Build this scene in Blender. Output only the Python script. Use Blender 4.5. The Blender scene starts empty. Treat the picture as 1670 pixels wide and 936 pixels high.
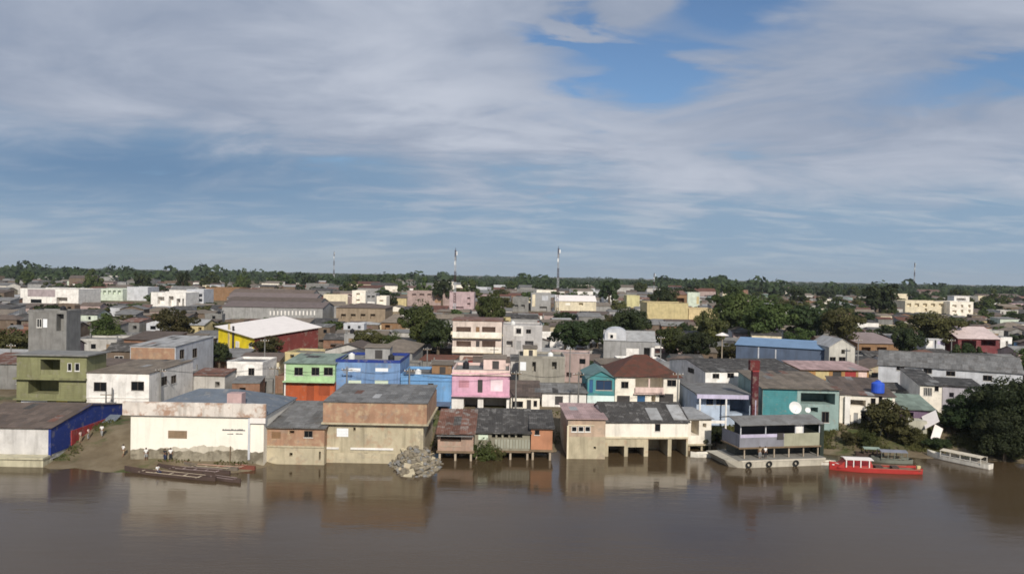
import bpy, bmesh, math, random
import numpy as np
from mathutils import Vector, Matrix
R = math.radians
random.seed(7); rng = np.random.default_rng(11)
scene = bpy.context.scene
COL = scene.collection

# ------------------------------------------------------------------ camera
F = 1250.0                      # focal length in photo pixels (photo 1670 x 936)
CAMH = 26.0
PITCH = math.atan(20 / F)
ROLL = math.atan(.0187)
cam_d = bpy.data.cameras.new('camera'); cam = bpy.data.objects.new('camera', cam_d); COL.objects.link(cam)
cam_d.sensor_width = 36; cam_d.lens = 36 * F / 1670; cam_d.clip_start = .5; cam_d.clip_end = 20000
CM = Matrix.Rotation(math.pi / 2 - PITCH, 3, 'X') @ Matrix.Rotation(ROLL, 3, 'Z')
cam.matrix_world = Matrix.Translation((0, 0, CAMH)) @ CM.to_4x4()
scene.camera = cam
C0 = Vector((0, 0, CAMH))

# ------------------------------------------------------------------ world
SUN_EL, SUN_AZ = R(33), R(168)      # azimuth measured from +Y clockwise: behind the camera, a little to the right
world = bpy.data.worlds.new('World'); scene.world = world; world.use_nodes = True
def sky_nodes():
    nt = world.node_tree; nt.nodes.clear()
    N = lambda t: nt.nodes.new(t)
    L = nt.links.new
    def sock(s, v):
        if hasattr(v, 'is_output') or hasattr(v, 'links'): L(v, s)
        else: s.default_value = v
    def m(op, a, b=None, c=None, clamp=False):
        n = N('ShaderNodeMath'); n.operation = op; n.use_clamp = clamp
        sock(n.inputs[0], a)
        if b is not None: sock(n.inputs[1], b)
        if c is not None: sock(n.inputs[2], c)
        return n.outputs[0]
    def ss(v, a, b):
        n = N('ShaderNodeMapRange'); n.interpolation_type = 'SMOOTHSTEP'; n.clamp = True
        sock(n.inputs['Value'], v); n.inputs['From Min'].default_value = a; n.inputs['From Max'].default_value = b
        return n.outputs[0]
    def mixc(f, a, b):
        n = N('ShaderNodeMix'); n.data_type = 'RGBA'; sock(n.inputs[0], f); sock(n.inputs[6], a); sock(n.inputs[7], b)
        return n.outputs[2]
    tc = N('ShaderNodeTexCoord'); sep = N('ShaderNodeSeparateXYZ'); L(tc.outputs['Generated'], sep.inputs[0])
    x, y, z = sep.outputs
    el = m('MULTIPLY', m('ARCSINE', z), 180 / math.pi)
    az = m('MULTIPLY', m('ARCTAN2', x, y), 180 / math.pi)
    zz = m('ADD', m('MAXIMUM', z, 0.0), .16)
    comb = N('ShaderNodeCombineXYZ'); L(m('DIVIDE', x, zz), comb.inputs[0]); L(m('DIVIDE', y, zz), comb.inputs[1])
    def noise(scale, off, detail=8, rough=.55, dist=.0, sx=1, sy=1, rot=0):
        mp = N('ShaderNodeMapping'); mp.inputs['Location'].default_value = off; mp.inputs['Scale'].default_value = (sx, sy, 1); mp.inputs['Rotation'].default_value = (0, 0, rot)
        L(comb.outputs[0], mp.inputs[0])
        n = N('ShaderNodeTexNoise'); n.inputs['Scale'].default_value = scale; n.inputs['Detail'].default_value = detail
        n.inputs['Roughness'].default_value = rough; n.inputs['Distortion'].default_value = dist
        L(mp.outputs[0], n.inputs['Vector']); return n.outputs[0]
    def blob(a0, e0, sa, se, tilt=0.0):
        da = m('SUBTRACT', az, a0); de = m('SUBTRACT', m('SUBTRACT', el, e0), m('MULTIPLY', da, tilt))
        q = m('ADD', m('POWER', m('ABSOLUTE', m('DIVIDE', da, sa)), 2.0), m('POWER', m('ABSOLUTE', m('DIVIDE', de, se)), 2.0))
        return m('EXPONENT', m('MULTIPLY', q, -1.0))
    n1 = noise(.9, (3.1, 1.7, 0), 9, .55, .5, .9, 1.0, .45)
    n2 = noise(1.8, (7.3, 2.2, 0), 9, .55, .6, .75, 1.05, .42)
    n3 = noise(4.2, (1.3, 5.2, 0), 7, .56, .5, .6, 1.2, .32)
    az0, el0 = az, el
    az = m('ADD', az, m('ADD', m('MULTIPLY', m('SUBTRACT', n2, .5), 16.0), m('MULTIPLY', m('SUBTRACT', n3, .5), 9.0)))
    el = m('ADD', el, m('ADD', m('MULTIPLY', m('SUBTRACT', n1, .5), 6.0), m('MULTIPLY', m('SUBTRACT', n3, .5), 6.0)))
    # breaks in the cloud deck, with the noise as their ragged edge
    gap = m('ADD', m('ADD', m('ADD', blob(2.6, 16.9, 3.0, 1.4, -.35), blob(8.6, 13.9, 4.8, 1.9, -.16)), m('MULTIPLY', blob(14.0, 18.6, 5.0, 2.4, -.1), 1.0)), m('MULTIPLY', blob(33, 12.3, 7, 1.1, .03), .65))
    gap = m('MULTIPLY', gap, .66)
    clump = m('MULTIPLY', blob(7.9, 19.3, 4.0, 1.4, -.1), .62)
    rag = m('ADD', m('ADD', m('MULTIPLY', n1, .35), m('MULTIPLY', n2, .45)), m('MULTIPLY', n3, .20))
    dens = m('ADD', m('SUBTRACT', m('ADD', m('MULTIPLY', m('SUBTRACT', rag, .5), 2.0), .58), gap), clump)
    cov = ss(dens, .06, .52)
    # cloud tone: pale edges, soft grey bodies
    tone = m('ADD', m('ADD', m('MULTIPLY', n2, .58), m('MULTIPLY', n1, .30)), m('MULTIPLY', n3, .12))
    tone = m('ADD', tone, m('MULTIPLY', blob(-4, 13.6, 14, 3.0, -.28), .13))
    tone = m('ADD', tone, m('MULTIPLY', blob(7, 9.3, 9, 1.6, -.1), .06))
    tone = m('SUBTRACT', tone, m('MULTIPLY', blob(-30, 13, 14, 6, 0.0), .04))
    t = ss(tone, .33, .76)
    deck = mixc(t, (.270, .325, .435, 1), (.535, .575, .665, 1))
    az, el = az0, el0
    # below the deck: clear bluish distance with faint bars of cloud
    bars = ss(m('ADD', m('MULTIPLY', n3, .6), m('MULTIPLY', n2, .4)), .44, .66)
    low = mixc(m('MULTIPLY', bars, .75), (.245, .370, .520, 1), (.50, .56, .63, 1))
    low = mixc(m('MULTIPLY', blob(-27, 6.8, 19, 3.2, .02), .9), low, (.125, .235, .400, 1))
    edge = m('ADD', m('SUBTRACT', el, m('MULTIPLY', blob(-27, 7.5, 16, 4.0, .0), 3.6)), m('MULTIPLY', m('SUBTRACT', n2, .5), 14.0))
    cloud = mixc(ss(edge, 3.8, 9.4), low, deck)
    # far air near the horizon
    hz = m('EXPONENT', m('DIVIDE', m('MAXIMUM', el, 0.0), -2.7))
    haze_c = mixc(m('MULTIPLY', blob(-20, 1.0, 16, 2.0, 0.0), .55), (.350, .440, .525, 1), (.54, .57, .56, 1))
    cloud = mixc(m('MULTIPLY', hz, .85), cloud, haze_c)
    cov = m('MAXIMUM', cov, m('SUBTRACT', 1.0, ss(el, 5.0, 10.0)))
    sky = N('ShaderNodeTexSky'); sky.sky_type = 'NISHITA'; sky.sun_disc = False
    sky.sun_elevation = SUN_EL; sky.sun_rotation = SUN_AZ; sky.air_density = 1.0; sky.dust_density = .2; sky.ozone_density = 5.0
    b1 = N('ShaderNodeBackground'); L(sky.outputs[0], b1.inputs[0]); b1.inputs[1].default_value = .09
    b2 = N('ShaderNodeBackground'); L(cloud, b2.inputs[0]); b2.inputs[1].default_value = 1.0
    mx = N('ShaderNodeMixShader'); L(cov, mx.inputs[0]); L(b1.outputs[0], mx.inputs[1]); L(b2.outputs[0], mx.inputs[2])
    out = N('ShaderNodeOutputWorld'); L(mx.outputs[0], out.inputs[0])
sky_nodes()
sun_d = bpy.data.lights.new('sun', 'SUN'); sun_d.energy = 4.2; sun_d.angle = R(2.0); sun_d.color = (1, .93, .82)
sun = bpy.data.objects.new('sun', sun_d); COL.objects.link(sun)
sd = Vector((math.sin(SUN_AZ) * math.cos(SUN_EL), math.cos(SUN_AZ) * math.cos(SUN_EL), math.sin(SUN_EL)))
sun.rotation_euler = sd.to_track_quat('Z', 'Y').to_euler(); sun.location = (0, -40, 80)
scene.view_settings.view_transform = 'Standard'; scene.view_settings.look = 'None'
scene.view_settings.exposure = 0.0; scene.view_settings.gamma = 1.0; scene.view_settings.use_curve_mapping = False
scene.render.engine = 'CYCLES'
try:
    scene.cycles.filter_width = 1.7; scene.cycles.max_bounces = 6; scene.cycles.transparent_max_bounces = 4; scene.cycles.use_denoising = True
except Exception: pass

# ------------------------------------------------------------------ pixel rays
def ray(px, py): return CM @ Vector(((px - 835) / F, -(py - 468) / F, -1))
def atY(px, py, Y):
    d = ray(px, py); return C0 + d * (Y / d.y)
def atZ(px, py, z):
    d = ray(px, py); return C0 + d * ((z - CAMH) / d.z)
CMI = CM.inverted()
def proj(p):
    q = CMI @ (Vector(p) - C0); return 835 + F * q.x / -q.z, 468 - F * q.y / -q.z

# ------------------------------------------------------------------ terrain height
GZ = 3.2
SHX = [-400, -66, -60, -50, -34, -31, -11, 6, 8, 30, 36, 52, 62, 78, 400]
SHY = [100.5, 100, 98.2, 96.6, 97.0, 103.2, 110, 111.4, 114.6, 117, 117, 113, 113, 110.5, 108]
def shore(x): return float(np.interp(x, SHX, SHY))
def gz(x, y):
    d = y - shore(x) + .35 * math.sin(x * .9 + .3 * y) + .3 * math.sin(x * .37)
    if d < 0: return max(-2.5, d * .35)
    t = min(1, d / 15.0)
    return GZ * t * t * (3 - 2 * t) if d < 15 else GZ

# ------------------------------------------------------------------ materials
MATS = {}
def mat(name, col, rough=.85, var=.20, scale=.45, streak=.3, spot=None, amt=.5, corr=0, spec=.3, metal=0, dirt=None):
    if name in MATS: return MATS[name]
    m = bpy.data.materials.new(name); m.use_nodes = True; MATS[name] = m
    nt = m.node_tree; bs = nt.nodes['Principled BSDF']; N = nt.nodes.new; L = nt.links.new
    bs.inputs['Roughness'].default_value = rough; bs.inputs['Metallic'].default_value = metal
    bs.inputs['Specular IOR Level'].default_value = spec
    tc = N('ShaderNodeTexCoord'); oi = N('ShaderNodeObjectInfo')
    mul = N('ShaderNodeMath'); mul.operation = 'MULTIPLY'; mul.inputs[1].default_value = 91.7; L(oi.outputs['Random'], mul.inputs[0])
    add = N('ShaderNodeVectorMath'); add.operation = 'ADD'; L(tc.outputs['Object'], add.inputs[0]); L(mul.outputs[0], add.inputs[1])
    def noise(sc, d=6, r=.6, st=None):
        v = add.outputs[0]
        if st:
            mp = N('ShaderNodeMapping'); mp.inputs['Scale'].default_value = st; L(v, mp.inputs[0]); v = mp.outputs[0]
        n = N('ShaderNodeTexNoise'); n.inputs['Scale'].default_value = sc; n.inputs['Detail'].default_value = d; n.inputs['Roughness'].default_value = r
        L(v, n.inputs['Vector']); return n.outputs[0]
    def rng_(v, a, b, lo=0, hi=1):
        n = N('ShaderNodeMapRange'); n.inputs['From Min'].default_value = a; n.inputs['From Max'].default_value = b
        n.inputs['To Min'].default_value = lo; n.inputs['To Max'].default_value = hi; L(v, n.inputs['Value']); return n.outputs[0]
    def mixc(f, a, b):
        n = N('ShaderNodeMix'); n.data_type = 'RGBA'
        for s, v in ((n.inputs[0], f), (n.inputs[6], a), (n.inputs[7], b)):
            if isinstance(v, (tuple, float, int)): s.default_value = v
            else: L(v, s)
        return n.outputs[2]
    c4 = lambda c, k=1: (min(1, c[0] * k), min(1, c[1] * k), min(1, c[2] * k), 1)
    c = mixc(rng_(noise(scale), .3, .7), c4(col, 1 - var), c4(col, 1 + var))
    if spot: c = mixc(rng_(noise(scale * 1.7, 8, .65), .62 - amt * .35, .74 - amt * .3), c, c4(spot))
    if (name.endswith('paint') or name.endswith('wall') or name.endswith('plaster')) and 'boat' not in name and 'tower' not in name:
        pc_ = tuple(.42 * k + .58 * a for k, a in zip(col, (.27, .24, .20)))
        c = mixc(rng_(noise(.75, 9, .70), .55, .62, 0, .85 if max(col) < .5 else .45), c, c4(pc_))
    if streak:
        dc = dirt or tuple(k * .45 + a for k, a in zip(col, (.02, .015, .008)))
        c = mixc(rng_(noise(1.0, 6, .62, (1.3, 1.3, .14)), .50, .78, 0, min(1, streak * 2.3)), c, c4(dc))
    c = mixc(rng_(noise(4.5, 4, .6), .3, .75, 0, .22), c, c4(col, .72))
    if corr:
        hs = N('ShaderNodeHueSaturation'); L(c, hs.inputs['Color']); vr = N('ShaderNodeMapRange'); vr.inputs['To Min'].default_value = .80; vr.inputs['To Max'].default_value = 1.2
        L(oi.outputs['Random'], vr.inputs['Value']); L(vr.outputs[0], hs.inputs['Value']); c = hs.outputs[0]
    L(c, bs.inputs['Base Color'])
    bp = N('ShaderNodeBump'); bp.inputs['Strength'].default_value = .35
    if corr:
        w = N('ShaderNodeTexWave'); w.bands_direction = 'X' if corr == 1 else 'Y'; w.inputs['Scale'].default_value = 1.3
        L(tc.outputs['Object'], w.inputs['Vector']); bp.inputs['Distance'].default_value = .06; L(w.outputs['Fac'], bp.inputs['Height'])
    else:
        bp.inputs['Distance'].default_value = .03; L(noise(6, 4), bp.inputs['Height'])
    L(bp.outputs[0], bs.inputs['Normal'])
    return m
W_WHITE = mat('white_paint', (.78, .75, .71), streak=.28)
W_CREAMW = mat('warm_white_paint', (.82, .76, .66), streak=.22)
W_CREAM = mat('cream_paint', (.68, .60, .44), streak=.3)
W_GREY = mat('grey_render', (.30, .295, .29), streak=.4)
W_LGREY = mat('pale_grey_paint', (.52, .53, .56), streak=.3)
W_CONC = mat('raw_concrete', (.21, .205, .195), streak=.5, var=.25)
W_BEIGE = mat('beige_plaster', (.46, .40, .28), streak=.4, spot=(.40, .28, .19), amt=.25)
W_BRICK = mat('brick_wall', (.36, .215, .14), streak=.3, var=.22, spot=(.46, .34, .22), amt=.35)
W_OLIVE = mat('olive_paint', (.215, .215, .11), streak=.45)
W_GREEN = mat('mint_paint', (.38, .55, .31), streak=.2)
W_ORANGE = mat('orange_paint', (.42, .095, .035), streak=.4)
W_BLUE = mat('blue_paint', (.17, .28, .48), streak=.35)
W_BLUE2 = mat('sky_blue_paint', (.15, .31, .54), streak=.35)
W_PINK = mat('pink_paint', (.62, .36, .46), streak=.25)
W_PALEPINK = mat('pale_pink_paint', (.72, .55, .50), streak=.3)
W_TEAL = mat('teal_paint', (.07, .25, .27), streak=.3)
W_PTEAL = mat('pale_teal_paint', (.25, .34, .32), streak=.5)
W_YELLOW = mat('yellow_paint', (.80, .62, .02), streak=.15)
W_OCHRE = mat('ochre_paint', (.52, .43, .23), streak=.3)
W_RED = mat('red_paint', (.33, .045, .045), streak=.3)
W_BURG = mat('burgundy_paint', (.085, .016, .022), streak=.3)
W_NAVY = mat('navy_paint', (.022, .045, .22), streak=.15)
W_LILAC = mat('lilac_paint', (.50, .46, .60), streak=.3)
W_SLATE = mat('slate_blue_sheet', (.09, .12, .18), streak=.35)
W_BROWN = mat('brown_paint', (.24, .14, .075), streak=.4)
W_PGREEN = mat('pale_green_paint', (.56, .62, .52), streak=.3)
R_GREY = mat('grey_fibre_sheet', (.175, .172, .168), streak=.35, var=.3, spot=(.12, .11, .10), amt=.3, corr=1)
R_DARK = mat('dark_fibre_sheet', (.062, .058, .055), streak=.3, var=.35, spot=(.20, .19, .18), amt=.25, corr=1)
R_BROWN = mat('brown_sheet', (.125, .095, .078), streak=.3, var=.3, spot=(.10, .08, .07), amt=.35, corr=1)
R_RUST = mat('rusty_sheet', (.15, .075, .055), streak=.3, var=.3, spot=(.26, .24, .22), amt=.3, corr=1)
R_RED = mat('red_clay_roof', (.135, .052, .034), streak=.35, var=.25, spot=(.085, .05, .035), amt=.4, corr=1)
R_BLUEG = mat('blue_grey_sheet', (.135, .158, .19), streak=.2, var=.18, spot=(.26, .25, .24), amt=.2, corr=1)
R_BLUE = mat('blue_sheet', (.19, .30, .46), streak=.12, var=.1, corr=1, rough=.5)
R_WHITE = mat('white_sheet', (.80, .74, .70), streak=.12, var=.06, rough=.6)
R_LIGHT = mat('light_grey_sheet', (.33, .33, .33), streak=.3, var=.2, spot=(.25, .24, .23), amt=.3, corr=1)
R_GREENG = mat('green_grey_sheet', (.20, .25, .21), streak=.25, var=.2, corr=1)
R_PINK = mat('faded_pink_sheet', (.40, .28, .27), streak=.3, var=.2, corr=1)
R_TAN = mat('tan_sheet', (.185, .152, .120), streak=.35, var=.25, spot=(.14, .12, .1), amt=.3, corr=1)
T_GRIME = mat('grimy_plinth', (.30, .265, .20), streak=.6, var=.35, spot=(.14, .12, .085), amt=.45)
T_FASCIA = mat('stained_fascia', (.66, .60, .54), streak=.6, var=.2, spot=(.36, .22, .15), amt=.42)
GLASS = mat('window_glass', (.010, .011, .013), rough=.15, var=.2, streak=0, spec=.2)
GLASSB = mat('blue_window_glass', (.03, .055, .11), rough=.15, var=.2, streak=0, spec=.3)
PALE_PANE = mat('pale_louvre_pane', (.60, .68, .55), rough=.5, var=.1, streak=.1)
WHITE_PANE = mat('white_louvre_pane', (.80, .82, .84), rough=.5, var=.06, streak=.1)
FRAME_W = mat('white_window_frame', (.72, .70, .66), streak=.1, var=.08)
FRAME_D = mat('dark_window_frame', (.10, .08, .065), streak=.1, var=.1)
BOARD = mat('brown_board', (.27, .19, .12), streak=.3)
DOORM = mat('dark_metal_door', (.055, .05, .05), streak=.3, rough=.6)
DOORB = mat('blue_metal_door', (.03, .10, .22), streak=.3, rough=.6)
WOOD = mat('weathered_wood', (.19, .135, .085), streak=.3, var=.3)
WOODL = mat('pale_wood', (.40, .33, .25), streak=.3, var=.25)
DARKW = mat('dark_boat_wood', (.075, .05, .042), streak=.3, var=.3)
METAL = mat('galvanised_steel', (.35, .35, .36), rough=.5, metal=.6, streak=.2)
TANKB = mat('blue_plastic', (.03, .09, .50), rough=.5, streak=.1)
TANKK = mat('black_plastic', (.018, .018, .022), rough=.5, streak=.1)
TANKW = mat('white_plastic', (.75, .75, .73), rough=.5, streak=.15)
STONE = mat('rubble_stone', (.205, .175, .13), streak=.2, var=.35, scale=1.2)
RUBBER = mat('black_rubber', (.02, .02, .02), rough=.9, streak=0)
BOATRED = mat('red_boat_paint', (.40, .04, .035), rough=.4, streak=.2, var=.1)
BOATWHITE = mat('white_boat_paint', (.72, .68, .60), rough=.5, streak=.35, var=.1)
BARGE = mat('barge_paint', (.50, .46, .38), rough=.6, streak=.4)
INK = mat('black_lettering', (.05, .05, .05), streak=0)
TOWERRED = mat('tower_red_paint', (.055, .025, .025), streak=.1); TOWERWHITE = mat('tower_white_paint', (.42, .43, .45), streak=.1)
SKIN = mat('skin', (.24, .13, .08), rough=.6, streak=0, var=.05); HAIR = mat('hair', (.012, .01, .009), streak=0)
def cloth(n, c): return mat('cloth_' + n, c, streak=0, var=.08)

def mat_ground():
    m = bpy.data.materials.new('ground_earth'); m.use_nodes = True
    nt = m.node_tree; bs = nt.nodes['Principled BSDF']; N = nt.nodes.new; L = nt.links.new
    bs.inputs['Roughness'].default_value = .95; bs.inputs['Specular IOR Level'].default_value = .15
    tc = N('ShaderNodeTexCoord')
    def noise(sc, d=8):
        n = N('ShaderNodeTexNoise'); n.inputs['Scale'].default_value = sc; n.inputs['Detail'].default_value = d; n.inputs['Roughness'].default_value = .62
        L(tc.outputs['Object'], n.inputs['Vector']); return n.outputs[0]
    def ramp(v, st):
        r = N('ShaderNodeValToRGB'); L(v, r.inputs[0]); e = r.color_ramp.elements
        e[0].position, e[0].color = st[0][0], (*st[0][1], 1); e[1].position, e[1].color = st[-1][0], (*st[-1][1], 1)
        for p, c in st[1:-1]: e.new(p).color = (*c, 1)
        return r.outputs[0]
    earth = ramp(noise(.25), [(.3, (.10, .075, .045)), (.5, (.16, .125, .08)), (.7, (.22, .18, .12))])
    green = ramp(noise(.9), [(.3, (.035, .05, .018)), (.7, (.09, .10, .035))])
    f = N('ShaderNodeMapRange'); f.inputs['From Min'].default_value = .52; f.inputs['From Max'].default_value = .60; L(noise(.09), f.inputs['Value'])
    mx = N('ShaderNodeMix'); mx.data_type = 'RGBA'; L(f.outputs[0], mx.inputs[0]); L(earth, mx.inputs[6]); L(green, mx.inputs[7])
    L(mx.outputs[2], bs.inputs['Base Color'])
    bp = N('ShaderNodeBump'); bp.inputs['Strength'].default_value = .6; bp.inputs['Distance'].default_value = .15; L(noise(1.5), bp.inputs['Height']); L(bp.outputs[0], bs.inputs['Normal'])
    return m
def mat_water():
    m = bpy.data.materials.new('muddy_river'); m.use_nodes = True
    nt = m.node_tree; bs = nt.nodes['Principled BSDF']; N = nt.nodes.new; L = nt.links.new
    bs.inputs['Roughness'].default_value = .10; bs.inputs['IOR'].default_value = 1.33; bs.inputs['Specular IOR Level'].default_value = .5
    tc = N('ShaderNodeTexCoord')
    def noise(sc, st, d=5):
        mp = N('ShaderNodeMapping'); mp.inputs['Scale'].default_value = st; L(tc.outputs['Object'], mp.inputs[0])
        n = N('ShaderNodeTexNoise'); n.inputs['Scale'].default_value = sc; n.inputs['Detail'].default_value = d; n.inputs['Roughness'].default_value = .55
        L(mp.outputs[0], n.inputs['Vector']); return n.outputs[0]
    mx = N('ShaderNodeMix'); mx.data_type = 'RGBA'; L(noise(.03, (.6, 1.4, 1)), mx.inputs[0])
    mx.inputs[6].default_value = (.060, .041, .022, 1); mx.inputs[7].default_value = (.082, .056, .031, 1)
    L(mx.outputs[2], bs.inputs['Base Color'])
    b0 = N('ShaderNodeBump'); b0.inputs['Strength'].default_value = .6; b0.inputs['Distance'].default_value = .06; L(noise(.16, (.35, 1.2, 1), 3), b0.inputs['Height'])
    b1 = N('ShaderNodeBump'); b1.inputs['Strength'].default_value = .6; b1.inputs['Distance'].default_value = .034; L(noise(.7, (.45, 1.3, 1), 4), b1.inputs['Height']); L(b0.outputs[0], b1.inputs['Normal'])
    b2 = N('ShaderNodeBump'); b2.inputs['Strength'].default_value = .5; b2.inputs['Distance'].default_value = .012; L(noise(3.2, (.6, 1.2, 1), 3), b2.inputs['Height']); L(b1.outputs[0], b2.inputs['Normal'])
    L(b2.outputs[0], bs.inputs['Normal'])
    rr = N('ShaderNodeMapRange'); rr.inputs['From Min'].default_value = .38; rr.inputs['From Max'].default_value = .66; rr.inputs['To Min'].default_value = .06; rr.inputs['To Max'].default_value = .24
    L(noise(.035, (.35, 1.6, 1), 5), rr.inputs['Value']); L(rr.outputs[0], bs.inputs['Roughness'])
    return m
def mat_leaf(name, c1, c2):
    m = bpy.data.materials.new(name); m.use_nodes = True
    nt = m.node_tree; bs = nt.nodes['Principled BSDF']; N = nt.nodes.new; L = nt.links.new
    bs.inputs['Roughness'].default_value = .7; bs.inputs['Specular IOR Level'].default_value = .25
    tc = N('ShaderNodeTexCoord'); oi = N('ShaderNodeObjectInfo')
    n = N('ShaderNodeTexNoise'); n.inputs['Scale'].default_value = .9; n.inputs['Detail'].default_value = 4; L(tc.outputs['Object'], n.inputs['Vector'])
    mr = N('ShaderNodeMapRange'); mr.inputs['From Min'].default_value = .3; mr.inputs['From Max'].default_value = .7; L(n.outputs[0], mr.inputs['Value'])
    mx = N('ShaderNodeMix'); mx.data_type = 'RGBA'; L(mr.outputs[0], mx.inputs[0]); mx.inputs[6].default_value = (*c1, 1); mx.inputs[7].default_value = (*c2, 1)
    hs = N('ShaderNodeHueSaturation'); L(mx.outputs[2], hs.inputs['Color'])
    v = N('ShaderNodeMapRange'); v.inputs['To Min'].default_value = .75; v.inputs['To Max'].default_value = 1.3; L(oi.outputs['Random'], v.inputs['Value']); L(v.outputs[0], hs.inputs['Value'])
    h = N('ShaderNodeMapRange'); h.inputs['To Min'].default_value = .47; h.inputs['To Max'].default_value = .515; L(oi.outputs['Random'], h.inputs['Value']); L(h.outputs[0], hs.inputs['Hue'])
    L(hs.outputs[0], bs.inputs['Base Color'])
    tr = N('ShaderNodeBsdfTranslucent'); L(hs.outputs[0], tr.inputs[0])
    ms = N('ShaderNodeMixShader'); ms.inputs[0].default_value = .22; L(bs.outputs[0], ms.inputs[1]); L(tr.outputs[0], ms.inputs[2])
    L(ms.outputs[0], nt.nodes['Material Output'].inputs[0])
    return m
GROUND = mat_ground(); WATER = mat_water()
LEAF = [mat_leaf('leaf_mid_green', (.032, .052, .014), (.085, .108, .030)), mat_leaf('leaf_dark_green', (.018, .031, .011), (.046, .062, .021)), mat_leaf('leaf_olive', (.050, .053, .016), (.098, .096, .032))]
BARK = mat('bark', (.11, .085, .06), streak=.3, var=.3)

# ------------------------------------------------------------------ object helpers
LABELS = {}
def tag(o, label, cat, group=None):
    o['label'] = label; o['category'] = cat
    if group: o['group'] = group
    LABELS[label] = LABELS.get(label, 0) + 1
    return o
def link(name, me, parent=None, m=None, loc=None, rz=0):
    o = bpy.data.objects.new(name, me); COL.objects.link(o)
    if parent: o.parent = parent
    if m and me and not me.materials: me.materials.append(m)
    if loc is not None: o.location = loc
    if rz: o.rotation_euler = (0, 0, rz)
    return o
def empty(name, loc, rz=0):
    o = bpy.data.objects.new(name, None); COL.objects.link(o); o.location = loc; o.rotation_euler = (0, 0, rz); o.empty_display_size = .5
    return o
class MB:
    def __init__(s): s.v = []; s.f = []
    def add(s, vs, fs):
        n = len(s.v); s.v += [tuple(p) for p in vs]; s.f += [tuple(i + n for i in f) for f in fs]; return s
    def box(s, x0, x1, y0, y1, z0, z1):
        return s.add([(x0, y0, z0), (x1, y0, z0), (x1, y1, z0), (x0, y1, z0), (x0, y0, z1), (x1, y0, z1), (x1, y1, z1), (x0, y1, z1)],
                     [(3, 2, 1, 0), (4, 5, 6, 7), (0, 1, 5, 4), (1, 2, 6, 5), (2, 3, 7, 6), (3, 0, 4, 7)])
    def tube(s, a, b, r0, r1=None, n=8, caps=True):
        a = Vector(a); b = Vector(b); r1 = r0 if r1 is None else r1
        d = (b - a).normalized(); u = d.cross((0, 0, 1) if abs(d.z) < .9 else (1, 0, 0)).normalized(); w = d.cross(u)
        vs = [a + (u * math.cos(t) + w * math.sin(t)) * r0 for t in [2 * math.pi * i / n for i in range(n)]]
        vs += [b + (u * math.cos(t) + w * math.sin(t)) * r1 for t in [2 * math.pi * i / n for i in range(n)]]
        fs = [(i, (i + 1) % n, n + (i + 1) % n, n + i) for i in range(n)]
        if caps: fs += [tuple(range(n))[::-1], tuple(range(n, 2 * n))]
        return s.add(vs, fs)
    def prism(s, prof, a, b, axis):      # prof in (p,z); extruded from a to b along axis 'x' (p=y) or 'y' (p=x)
        n = len(prof); g = (lambda t, p, z: (t, p, z)) if axis == 'x' else (lambda t, p, z: (p, t, z))
        vs = [g(a, p, z) for p, z in prof] + [g(b, p, z) for p, z in prof]
        return s.add(vs, [(i, (i + 1) % n, n + (i + 1) % n, n + i) for i in range(n)] + [tuple(range(n))[::-1], tuple(range(n, 2 * n))])
    def mesh(s, name, fix=True):
        me = bpy.data.meshes.new(name); me.from_pydata(s.v, [], s.f)
        if fix:
            bm = bmesh.new(); bm.from_mesh(me); bmesh.ops.recalc_face_normals(bm, faces=bm.faces); bm.to_mesh(me); bm.free()
        me.update(); return me
    def obj(s, name, m, parent=None, loc=None, rz=0): return link(name, s.mesh(name), parent, m, loc, rz)

# ------------------------------------------------------------------ houses
SHEET = {}
def sheet_mesh(L_, m):
    k = (round(L_, 1), m.name)
    if k not in SHEET:
        n = 8; vs = []
        for i in range(n + 1):
            x = -.53 + 1.06 * i / n; z = .035 if i % 2 else 0
            vs += [(x, 0, z), (x, k[0], z)]
        mb = MB().add(vs, [(2 * i, 2 * i + 2, 2 * i + 3, 2 * i + 1) for i in range(n)]); me = mb.mesh('sheet', False); me.materials.append(m); SHEET[k] = me
    return SHEET[k]
def lay_sheets(ro, x0, x1, y0, y1, zf, s, m, seed=0):
    """corrugated sheets laid in courses on a slope rising with y; zf(y) = top of the roof board"""
    g_ = random.Random(seed); nc = max(1, int((x1 - x0) / 1.0)); sw = (x1 - x0) / nc; ln = (y1 - y0) * math.sqrt(1 + s * s); nr = max(1, round(ln / 2.6)); dl = (y1 - y0) / nr
    for j in range(nr):
        for i in range(nc):
            mm = m if g_.random() < .95 else g_.choice((R_GREY, R_LIGHT, R_RUST, R_DARK))
            o = bpy.data.objects.new('sheet', sheet_mesh(dl * math.sqrt(1 + s * s) + .12, mm)); COL.objects.link(o); o.parent = ro
            y = y0 + dl * j - (.05 if j else g_.uniform(-.06, .16)); o.location = (x0 + sw * (i + .5), y, zf(y) + .012 + .014 * (j % 2) + .006 * (i % 2)); o.rotation_euler = (math.atan(s), 0, g_.uniform(-.008, .008)); o.scale = (sw / 1.0, 1, 1)
BUILT = []      # footprints + picture boxes of placed things
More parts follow.
